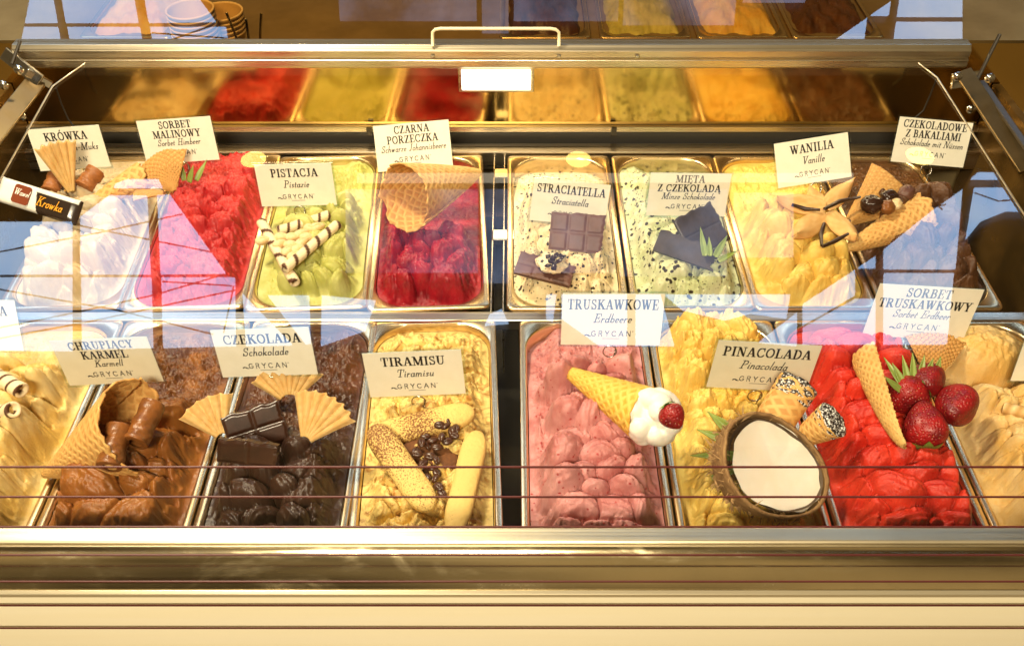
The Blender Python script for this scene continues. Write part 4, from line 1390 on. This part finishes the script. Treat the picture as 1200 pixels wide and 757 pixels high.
V, F, _ = surf(90, 16, fleshf, cu=True)
mesh_obj('flesh', V, F, plain('coconut_flesh', (0.86, 0.80, 0.70), .4, 0, (0.82, 0.72, 0.58), 25, .06, .3), tc_)
V, F, _ = surf(120, 6, lambda u, v: ((Rx * (1 + .05 * np.cos(4 * np.pi * u + .6) + .03 * np.cos(6 * np.pi * u)) - .003 - .006 * v) * np.cos(u * 2 * np.pi), (Ry * (1 + .05 * np.cos(4 * np.pi * u + .6) + .03 * np.cos(6 * np.pi * u)) - .003 - .006 * v) * np.sin(u * 2 * np.pi), .0005 - .007 * v), cu=True)
mesh_obj('inner_rim', V, F, plain('coconut_inner', (0.055, 0.032, 0.016), .7, 0, (0.10, 0.06, 0.03), 60, .5), tc_)
fib = MB()
rnd = random.Random(9)
for _ in range(900):
    u, v = rnd.random(), rnd.uniform(.0, .85)
    p = np.array([x for x in shellf(np.array(u), np.array(v))], float)
    d = np.array([rnd.uniform(-1, 1), rnd.uniform(-1, 1), rnd.uniform(-.8, .5)]) * .012
    o_ = p / np.linalg.norm(p) * rnd.uniform(.001, .006)
    s_ = np.array([0.0005, .0004, .0005])
    fib.add([p + s_, p - s_, p + d * .5 + o_, p + d + o_ * .6], [(0, 1, 2), (0, 2, 3)])
fib.build('husk_fibre', plain('husk_fibre', (0.34, 0.20, 0.08), .8), tc_)
t = thing('pineapple_leaves', 'green pineapple leaves spread out left of the half coconut', 'leaves', Matrix.Translation(Vector(on('pineapple', 862, 540, .014))))
bpy.context.view_layer.update()
for (px, py, z, wd) in ((828, 480, .032, .020), (816, 502, .026, .018), (808, 533, .018, .015), (822, 565, .012, .014)):
    leaf_mesh('leaf', LEAF, t, on('pineapple', 868, 530 + (py - 520) * .35, .018), at(px, py, z), wd, .1, (-.1, -.6, 1), .3)

DIP, _nt, _bs = new_mat('coconut_chocolate_dip')
_nt.links.new(mix_col(_nt, ramp(_nt, noise(_nt, 420, 3, .6), [(.52, 0.0), (.57, 1.0)]), (0.025, 0.016, 0.012), (0.84, 0.82, 0.76)), _bs.inputs['Base Color'])
_bs.inputs['Roughness'].default_value = .5
bump(_nt, _bs, noise(_nt, 420, 3, .6), .8, .0015)
for (p, q, r_, lab) in (((900, 505, .030), (936, 450, .034), .0185, 'straight wafer roll with chocolate coconut tip standing behind the half coconut'), ((945, 510, .030), (976, 492, .036), .0165, 'short flared wafer roll with coconut tip leaning towards the red sorbet')):
    A, B = on('pineapple', *p) if p[0] < 940 else at(p[0], p[1], .045), at(q[0], q[1], .075)
    t = thing('dipped_wafer', lab, 'wafer roll', frame(A, B - A, (0, -.5, 1)), 'wafer rolls with coconut dipped tips')
    L = np.linalg.norm(B - A)
    fl_ = .55 if 'short' in lab else .92

    def wf(u, v):
        th = v * 2 * np.pi * 1.06
        tt = waffle_t(u, v, 5, 6)
        rr = (r_ * (fl_ + (1 - fl_) * u) + .0007 * tt) * (1 + .06 * v)
        return L * u, rr * np.cos(th), rr * np.sin(th) * .8, tt
    V, F, tt = surf(60, 90, wf)
    wo = mesh_obj('wafer', V, F, WAFFLE, t, True, tt)
    md = wo.modifiers.new('thickness', 'SOLIDIFY')
    md.thickness = .002

    def df(u, v):
        th = v * 2 * np.pi
        e = .72 - .10 * vnoise(v * 12, v * 0, 3)
        s = np.where(u < .7, e + (1.03 - e) * np.minimum(u / .7, 1), 1.03)
        rr = np.where(u < .7, r_ * (fl_ + (1 - fl_) * s) * 1.08 + .0016, (r_ * 1.08 + .0016) * np.maximum(1 - (u - .7) / .3, .02))
        rr = rr + .0020 * (fbm(u * 22, v * 26, 5, 3) - .5) * (rr > .004)
        return L * s + .004 * (u > .72) * fbm(u * 22, v * 22, 6, 3), rr * np.cos(th), rr * np.sin(th) * .8
    V, F, _ = surf(40, 80, df, cv=True)
    mesh_obj('coconut_tip', V, F, DIP, t)

# ---- red sorbet: broken cone, strawberries, wafer, leaf tuft
cone('waffle_cone', 'curled piece of waffle cone holding the fresh strawberries', 'waffle cone', on('sorbet', 1062, 522, .022), at(1040, 426, .066), .030, (R(-75), R(62)), (-.2, -.5, 1), WAFFLE, .06, .10, 12, 8, seed=4, flare=.6)
fan('fan_wafer', 'flat waffle piece standing behind the fresh strawberries', on('sorbet', 1092, 452, .022), (.10, .55, .65), (1, -.1, 0), .062, 66, 9, WAFFLE, .0010, r0=.3, waf=(8, 8))
strawberry(at(1062, 464, .056), (-.55, -.15, -.3), .046, .041, 'fresh strawberry lying leftmost against the curled waffle')
strawberry(at(1086, 446, .064), (-.25, -.75, .5), .047, .038, 'fresh strawberry topmost among those on the red sorbet')
strawberry(at(1121, 476, .062), (-.45, -.65, .3), .054, .043, 'largest dark fresh strawberry hanging over the right pan rim')
strawberry(at(1084, 498, .060), (.05, .8, .45), .050, .043, 'brightest fresh strawberry lowest on the red sorbet, stalk towards the front')
t = thing('leaf_tuft', 'tuft of narrow green leaves behind the fresh strawberries', 'leaves', Matrix.Translation(Vector(on('sorbet', 1062, 455, .03))))
bpy.context.view_layer.update()
for (bx, by, px, py) in ((1058, 452, 1036, 418), (1060, 452, 1046, 425), (1056, 458, 1035, 440), (1064, 448, 1058, 416), (1070, 446, 1070, 413), (1078, 442, 1084, 416), (1086, 440, 1094, 420), (1096, 438, 1103, 418)):
    leaf_mesh('leaf', LEAF, t, at(bx, by, .070), at(px, py, .088), .011, .05, (0, -.8, 1), .2)

# ---- right edge and left edge pans
roll('wafer_tube', 'thin pale wafer tube lying on the beige ice cream at the right edge', on('coffee', 1176, 478, .012), on('coffee', 1215, 487, .012), .0065, WAFER, None, 3, 'wafer roll', False)
for (a, b, lab) in (((-12, 436), (26, 458), 'upper striped wafer roll on the white ice cream at the left edge'), ((-14, 488), (16, 480), 'lower striped wafer roll on the white ice cream at the left edge')):
    roll('striped_roll', lab, on('white', a[0], a[1], .016), on('white', b[0], b[1], .018), .0085, STRIPE, 'striped wafer rolls', 4)

# ---- fudge: candy bar, wafers, fudge pieces
bar = thing('candy_bar', 'wrapped candy bar in white and black foil at the left end', 'candy bar', frame(at(46, 236, .075), at(88, 248, .070) - at(5, 222, .080), (.05, -.75, .75)))
BL, BWD = np.linalg.norm(at(94, 250, .070) - at(2, 220, .080)), .034


def wrap(u, v):
    s = (u - .5) * 2
    th = v * 2 * np.pi
    e = np.clip((1 - abs(s)) / .16, 0, 1) ** .6
    y = BWD / 2 * (np.sign(np.cos(th)) * abs(np.cos(th)) ** .45) * (1 + .04 * np.sin(s * 30) * (1 - e))
    z = (.0085 * e + .0005) * (np.sign(np.sin(th)) * abs(np.sin(th)) ** .7) + .0006 * fbm(u * 30, v * 12, 3, 3)
    x = BL / 2 * s
    t = (x + .3 * y > .002) * (1 - (y > .011) * (x < .06)) * 1.0
    return x, y, z, t


V, F, t = surf(110, 60, wrap, cv=True)
mesh_obj('wrapper', V, F, tinted('candy_wrapper', (0.80, 0.78, 0.72), (0.03, 0.018, 0.012), .22, .1, 80, None, .6), bar, True, t)
lb = rrect(.0130, .0125, .004, 6)
patch = MB().prism([(a - .020, b + .001, .0104) for a, b in lb], (0, 0, .0006))
patch.build('brown_patch', plain('brown_print', (0.20, 0.045, 0.018), .3), bar)
m = MB()
for word, sz, x0, y0 in (('Wawel', .0085, -.020, .0015),):
    pl, wd = text_polys(word, 'italic', sz, .02)
    lay([[(a + x0, b) for a, b in p] for p in pl], y0 - .002, .0114, m, 1)
m.build('lettering', plain('white_print', (0.85, 0.82, 0.74), .4), bar)
m = MB()
pl, wd = text_polys('Krówka'.replace('ó', 'o'), 'italic', .0125, .03)
lay([[(a + .024, b) for a, b in p] for p in pl], -.006, .0112, m, 1)
m.build('lettering', plain('orange_print', (0.85, 0.38, 0.03), .4), bar)
FUD = plain('fudge_candy', (0.36, 0.13, 0.03), .5, 0, (0.26, 0.085, 0.018), 90, .4)
roll('fudge_piece', 'short brown fudge piece beside the candy bar wrapper', at(58, 226, .055), at(66, 208, .062), .0115, FUD, 'brown fudge pieces', 1, 'fudge', False, False)
roll('fudge_piece', 'taller brown fudge piece right of the pleated wafer', at(98, 220, .055), at(113, 200, .066), .0125, FUD, 'brown fudge pieces', 1, 'fudge', False, False)
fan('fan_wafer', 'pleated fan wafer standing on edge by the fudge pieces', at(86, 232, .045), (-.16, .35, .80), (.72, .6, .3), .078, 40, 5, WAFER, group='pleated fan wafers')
cone('waffle_cone', 'pale waffle horn lying beyond the fudge pieces towards the back', 'waffle cone', at(90, 246, .040), at(168, 208, .045), .018, (0, 2 * math.pi), (0, -.3, 1), WAFFLE, 0, .08, 8, 6, seed=6)
for (px, py, k) in ((92, 208, 1), (62, 236, 2), (118, 224, 3), (74, 240, 4)):
    nugget('ice_lump', 'small lump of yellow fudge ice cream among the fudge pieces', 'ice cream', at(px, py, .046), .026, .020, .018, M_FUDGE, k * 40, k, 'lumps of fudge ice cream', .3)

# ---- raspberry: waffle disc and leaves
fan('waffle_piece', 'rounded waffle piece stuck upright into the raspberry sorbet', at(205, 226, .036), at(184, 190, .070) - at(205, 226, .036), (.8, -.1, -.1), .062, 88, 9, WAFFLE, r0=.05, waf=(8, 9))
fan('waffle_piece', 'small waffle piece lying below the upright waffle', at(200, 226, .045), (-.75, -.05, .10), (.2, .8, -.3), .050, 60, 9, WAFFLE, r0=.2, waf=(6, 6))
t = thing('leaf_tuft', 'three green leaves standing in the raspberry sorbet', 'leaves', Matrix.Translation(Vector(at(222, 214, .04))))
bpy.context.view_layer.update()
for (bx, by, px, py) in ((216, 212, 211, 189), (222, 214, 226, 194), (230, 212, 242, 187)):
    leaf_mesh('leaf', LEAF, t, at(bx, by, .042), at(px, py, .066), .012, .05, (0, -.8, 1), .2)

# ---- pistachio: striped rolls and pistachios
for (a, b, za, zb_, lab) in (((306, 260), (346, 332), .034, .022, 'striped wafer roll slanting down the left of the pistachio ice cream'), ((326, 271), (386, 252), .030, .030, 'striped wafer roll lying across the back of the pistachio ice cream'), ((333, 316), (396, 263), .036, .036, 'longest striped wafer roll lying diagonally over the pistachios')):
    roll('striped_roll', lab, at(a[0], a[1], za), at(b[0], b[1], zb_), .0068, STRIPE, 'striped wafer rolls', 5)
PNUT = plain('pistachio_shell', (0.80, 0.60, 0.34), .5, 0, (0.70, 0.46, 0.20), 90, .1)
nut0 = None
rnd = random.Random(3)
for i, (px, py) in enumerate(((330, 278), (343, 278), (353, 274), (364, 268), (341, 287), (354, 284), (338, 294), (349, 292), (372, 266), (308, 282), (328, 286), (345, 300), (360, 278))):
    if nut0 is None:
        def nutf(th, ph):
            x, y, z = np.cos(ph) * np.cos(th), np.cos(ph) * np.sin(th), np.sin(ph)
            return .0105 * x, .0066 * y * (1 - .25 * x), .0062 * z * (1 - .35 * np.exp(-(y / .12) ** 2) * (z > 0) * (x > -.3))
        V, F, _ = blob(nutf, 36, 22)
        o = nut0 = mesh_obj('pistachio_nut', V, F, PNUT)
    else:
        o = nut0.copy()
        C.objects.link(o)
    o.matrix_world = Matrix.Translation(Vector(at(px, py, .034))) @ Matrix.Rotation(rnd.uniform(-.4, .8), 4, 'Z') @ Matrix.Rotation(rnd.uniform(-.5, .5), 4, 'X')
    tag(o, 'pistachio nut heaped between the striped wafer rolls', 'nut', 'pistachio nuts between the wafer rolls')

# ---- currant: wide open cone
cone('waffle_cone', 'wide open waffle cone lying above the dark red currant sorbet', 'waffle cone', at(562, 202, .050), at(474, 231, .088), .041, (0, 2 * math.pi), (.15, -.6, 1), WAFFLE, .0, .06, 11, 16, seed=5, flare=.85, oval=.95)

# ---- chip: chocolate bar pieces with cream
slab('chocolate_bar', 'upright segmented milk chocolate bar beside the white chip ice cream card', at(676, 273, .044), (1, -.08, -.05), (.05, -.72, .62), .072, .050, .007, 3, 2, CHOCBAR, .0010, .003, 1)
slab('chocolate_bar', 'flat milk chocolate piece under the small dollop of chip ice cream', at(638, 316, .030), (1, -.32, -.06), (.05, -.35, 1), .074, .032, .007, 3, 2, CHOCBAR, .0013, .004, 2)
nugget('ice_dollop', 'small speckled dollop on the flat chocolate piece', 'ice cream', at(646, 308, .040), .040, .034, .018, M_CHIP, 10, 5, None, .3)
chip0 = None
for i, (px, py) in enumerate(((642, 301), (648, 303), (653, 300), (645, 307), (650, 309), (642, 312), (655, 306), (649, 314), (658, 301))):
    if chip0 is None:
        V, F, _ = surf(10, 8, lambda u, v: (.006 * (u - .5), .0035 * np.cos(v * 6.28), .0018 * np.sin(v * 6.28) + .002 * u * u), cv=True)
        o = chip0 = mesh_obj('chocolate_shaving', V, F, DARKBAR)
    else:
        o = chip0.copy()
        C.objects.link(o)
    o.matrix_world = Matrix.Translation(Vector(at(px, py, .0495))) @ Matrix.Rotation(i * 1.1, 4, 'Z')
    tag(o, 'tiny dark chocolate shaving on the speckled dollop', 'chocolate', 'chocolate shavings on the dollop')

# ---- mint: dark slabs and leaves
slab('chocolate_slab', 'upper large dark chocolate slab leaning on the mint card', at(822, 270, .050), (1, .55, .16), (.15, -.62, .75), .060, .056, .006, 1, 2, MINTBAR, .0013, .003, 6, gw=.0015)
slab('chocolate_slab', 'lower narrow dark chocolate slab with broken edge on the mint ice cream', at(803, 293, .046), (1, -.42, -.12), (-.05, -.55, .8), .078, .030, .006, 1, 1, MINTBAR, 0, .006, 7)
t = thing('pineapple_leaves', 'narrow green leaves in front of the dark slabs on the mint ice cream', 'leaves', Matrix.Translation(Vector(at(838, 300, .04))))
bpy.context.view_layer.update()
for (bx, by, px, py, wd) in ((826, 300, 821, 265, .012), (832, 300, 831, 277, .010), (838, 301, 853, 275, .013), (842, 306, 866, 293, .010)):
    leaf_mesh('leaf', LEAF, t, at(bx, by, .052), at(px, py, .060), wd, .05, (0, -.8, 1), .2)

# ---- vanilla: petals of wafer and vanilla pods
PETAL = tinted('wafer_petal', (0.70, 0.38, 0.12), (0.80, 0.50, 0.20), .6, .4, 300, None, .25, .1)
POD = plain('vanilla_pod', (0.035, 0.016, 0.010), .35, 0, (0.06, 0.028, 0.014), 150, .5, bscale=400)
for i, (ax_, ay, bx, by, wd) in enumerate(((968, 243, 910, 233, .030), (968, 243, 998, 213, .026), (968, 250, 930, 278, .030), (972, 248, 1004, 282, .030), (962, 236, 948, 222, .024))):
    A, B = at(ax_, ay, .062), at(bx, by, .064)
    L = np.linalg.norm(B - A)
    V, F, tt = surf(30, 16, lambda u, v: (L * u, (v - .5) * wd * np.sin(np.pi * np.clip(.12 + .86 * u, 0, 1)) ** .7, .010 * u * u - .012 * (v - .5) ** 2 * 4 * u, vnoise(u * 9, v * 9, 3)))
    o = mesh_obj('wafer_petal', V, F, PETAL, None, True, tt)
    o.matrix_world = frame(A, B - A, (0, -.6, 1))
    md = o.modifiers.new('thickness', 'SOLIDIFY')
    md.thickness = .0018
    tag(o, ('wafer petal pointing left on the vanilla ice cream', 'wafer petal pointing up and right on the vanilla ice cream', 'wafer petal pointing down and left on the vanilla ice cream', 'wafer petal pointing down and right on the vanilla ice cream', 'small wafer petal pointing up behind the vanilla pods')[i], 'wafer', 'wafer petals on the vanilla')
for i, pts in enumerate((((928, 240), (944, 245), (961, 246)), ((966, 245), (984, 236), (1008, 231)), ((966, 262), (962, 275), (963, 288)), ((964, 289), (980, 282), (994, 274)))):
    V, F = tube_vf([at(x, y, .070) for x, y in pts], [.0022, .003, .0018], 8)
    o = mesh_obj('vanilla_pod', V, F, POD)
    tag(o, ('black vanilla pod piece pointing left', 'black vanilla pod piece pointing up to the right', 'short black vanilla pod piece standing upright in front', 'black vanilla pod piece lying lowest of the four')[i], 'vanilla pod', 'vanilla pods')

# ---- nut: open waffle with chocolate and nuts
fan('waffle_wedge', 'large brown waffle triangle standing open towards the right end card', at(992, 262, .040), at(1064, 206, .072) - at(992, 262, .040), (.6, -.6, -.45), .112, 46, 9, WAFFLE, r0=.08, waf=(13, 8), curl=.010)
cone('waffle_cone', 'brown waffle cone lying below the large waffle triangle', 'waffle cone', at(992, 292, .030), at(1080, 252, .050), .024, (0, 2 * math.pi), (-.2, -.6, 1), WAFFLE, .05, .08, 12, 10, seed=9, flare=.8)
for i, (px, py, sx, lab) in enumerate(((1022, 240, .03, 'dark chocolate lump deepest in the large waffle wedge'), (1042, 232, .026, 'dark chocolate lump in the middle of the large waffle wedge'), (1062, 226, .024, 'reddish chocolate lump at the mouth of the waffle wedge'), (1040, 243, .022, 'brown hazelnut below the chocolate lumps in the wedge'), (1050, 239, .018, 'pale nut beside the hazelnut in the waffle wedge'))):
    nugget('chocolate_lump' if i < 3 else 'nut', lab, 'chocolate' if i < 3 else 'nut', at(px, py, .074), sx, sx * .9, sx * .8, [DARKBAR, DARKBAR, CHOCBAR, TOFFEE, PNUT][i], 20 * i, i, 'filling of the waffle wedge', .15)

# ------------------------------------------------------------------ flavour cards
card(89, 198, 84, 47, ['KRÓWKA'], 'Sahne Muh-Muks', 'card reading KRÓWKA, half hidden by a pleated wafer', 4, .045)
card(215, 190, 86, 49, ['SORBET', 'MALINOWY'], 'Sorbet Himbeer', 'card reading SORBET MALINOWY', 4, .048)
card(351, 241, 88, 47, ['PISTACJA'], 'Pistazie', 'card reading PISTACJA, above the striped rolls', 1.5, .035)
card(487, 198, 88, 56, ['CZARNA', 'PORZECZKA'], 'Schwarze Johannisbeere', 'card reading CZARNA PORZECZKA, above the open waffle cone', 5, .066)
card(664, 262, 88, 48, ['STRACIATELLA'], 'Straciatella', 'card reading STRACIATELLA, behind the chocolate bar', -6, .036)
card(803, 253, 92, 48, ['MIĘTA', 'Z CZEKOLADĄ'], 'Minze Schokolade', 'card reading MIĘTA Z CZEKOLADĄ, behind dark slabs', -1, .036)
card(955, 214, 86, 55, ['WANILIA'], 'Vanille', 'card reading WANILIA, tilted up at its right corner', 9, .046)
card(1086, 193, 86, 51, ['CZEKOLADOWE', 'Z BAKALIAMI'], 'Schokolade mit Nüssen', 'card reading CZEKOLADOWE Z BAKALIAMI at the right end', -5, .046)
card(-24, 411, 104, 58, ['CZEKOLADA'], 'Schokolade', 'card cut off by the left edge, only last letters readable', 0, .034)
card(137, 449, 112, 50, ['CHRUPIĄCY', 'KARMEL'], 'Karmell', 'card reading CHRUPIĄCY KARMEL, above the large brown cone', 3.5, .034, paper=PAPERG)
card(317, 440, 112, 53, ['CZEKOLADA'], 'Schokolade', 'card reading CZEKOLADA alone, above the three pleated wafers', 2.5, .034)
card(490, 463, 112, 49, ['TIRAMISU'], 'Tiramisu', 'card reading TIRAMISU, above the sponge fingers', 3, .032)
card(715, 404, 116, 58, ['TRUSKAWKOWE'], 'Erdbeere', 'card reading TRUSKAWKOWE, above the golden lying cone', -.5, .036)
card(886, 456, 118, 52, ['PINACOLADA'], 'Pinacolada', 'card reading PINACOLADA, behind the half coconut', -4, .034, paper=PAPERG)
card(1069, 396, 120, 58, ['SORBET', 'TRUSKAWKOWY'], 'Sorbet Erdbeer', 'card reading SORBET TRUSKAWKOWY, behind the fresh strawberries', -4, .040)
card(1240, 446, 112, 54, ['KAWOWE'], 'Kaffee', 'card cut off by the right edge, only a blank corner showing', 0, .034)

# ------------------------------------------------------------------ behind the top rail: spare pans, cups, tong jar
zc_ = .062
for i, (px, kx, lab) in enumerate(((640, M_CHOC, 'rear spare pan of brown ice cream right of the rail handle'), (762, M_PIST, 'rear spare pan of greenish ice cream'), (880, M_VAN, 'rear spare pan of yellow ice cream'), (996, M_NUT, 'rear spare pan of nearly black ice cream'), (130, M_WHITE, 'rear spare pan of beige ice cream left of the paper cups'))):
    p = aty(px, 20, 1.50)
    o = pan0.copy()
    C.objects.link(o)
    Mx = Matrix.Translation((p[0], 1.525 + .1795, .066)) @ Matrix.Rotation(0, 4, 'Z')
    o.matrix_world = Mx
    tag(o, lab, 'pan', 'spare pans behind the mirror')
    V, F, tt = surf(60, 60, lambda u, v: ((u - .5) * .128, (v - .5) * .32, .012 + .016 * fbm(u * 7, v * 12, i, 4) - .03 * np.maximum(abs(u - .5) * 2, abs(v - .5) * 2) ** 4, .5 * vnoise(u * 9, v * 9, i)))
    q = mesh_obj('spare_ice_cream', V, F, kx, None, True, tt)
    q.matrix_world = Mx
    tag(q, lab.replace('rear spare pan of', 'rough') + ', in its rear pan' if i < 4 else 'rough beige ice cream heaped in the rear pan at the left', 'ice cream', 'ice cream in the spare pans')
CUP = tinted('paper_cup', (0.74, 0.58, 0.34), (0.48, 0.33, 0.14), .6, .05, 100)
prof = np.array([(.024, 0), (.0245, 0), (.0350, .048), (.0370, .0485), (.0372, .0515), (.0350, .052), (.0338, .049), (.0235, .003), (.001, .003)])


def cupf(u, v):
    i = np.round(u * (len(prof) - 1)).astype(int)
    th = v * 2 * np.pi
    return prof[i, 0] * np.cos(th), prof[i, 0] * np.sin(th), prof[i, 1], (i >= 6) * 1.0


V, F, tt = surf(len(prof), 40, cupf, cv=True)
cup0 = None
for (px, dx, n, lab) in ((228, 0, 9, 'paper cup nested in the taller stack behind the top rail, left of the tong jar'), (262, 0, 5, 'paper cup nested in the shorter stack behind the top rail')):
    for k in range(n):
        if cup0 is None: o = cup0 = mesh_obj('paper_cup', V, F, CUP, None, True, tt)
        else:
            o = cup0.copy()
            C.objects.link(o)
        p = aty(px, 34, 1.40 if n == 9 else 1.46)
        o.matrix_world = Matrix.Translation((p[0], p[1], .0605 + k * .0078))
        tag(o, lab, 'paper cup', 'paper cups in the taller stack' if n == 9 else 'paper cups in the shorter stack')
p = aty(286, 34, 1.39)
t = thing('tong_jar', 'dark metal jar of tongs beside the paper cups behind the top rail', 'jar', Matrix.Translation((p[0], p[1], .061)))
jp = np.array([(.001, 0), (.026, 0), (.028, .004), (.029, .05), (.0305, .052), (.0275, .052), (.026, .006), (.001, .006)])
V, F, _ = surf(len(jp), 36, lambda u, v: (jp[np.round(u * (len(jp) - 1)).astype(int), 0] * np.cos(v * 2 * np.pi), jp[np.round(u * (len(jp) - 1)).astype(int), 0] * np.sin(v * 2 * np.pi), jp[np.round(u * (len(jp) - 1)).astype(int), 1]), cv=True)
mesh_obj('jar', V, F, plain('dark_metal', (0.05, 0.045, 0.04), .3, .8), t)
for k, (dx, dy) in enumerate(((-.012, .008), (.004, -.006), (.013, .006))):
    V, F = tube_vf([(dx, dy, .01), (dx * 1.6, dy * 1.4, .07), (dx * 2.2, dy * 1.6, .105)], .0022, 8)
    mesh_obj('tongs', V, F, WIRE, t)
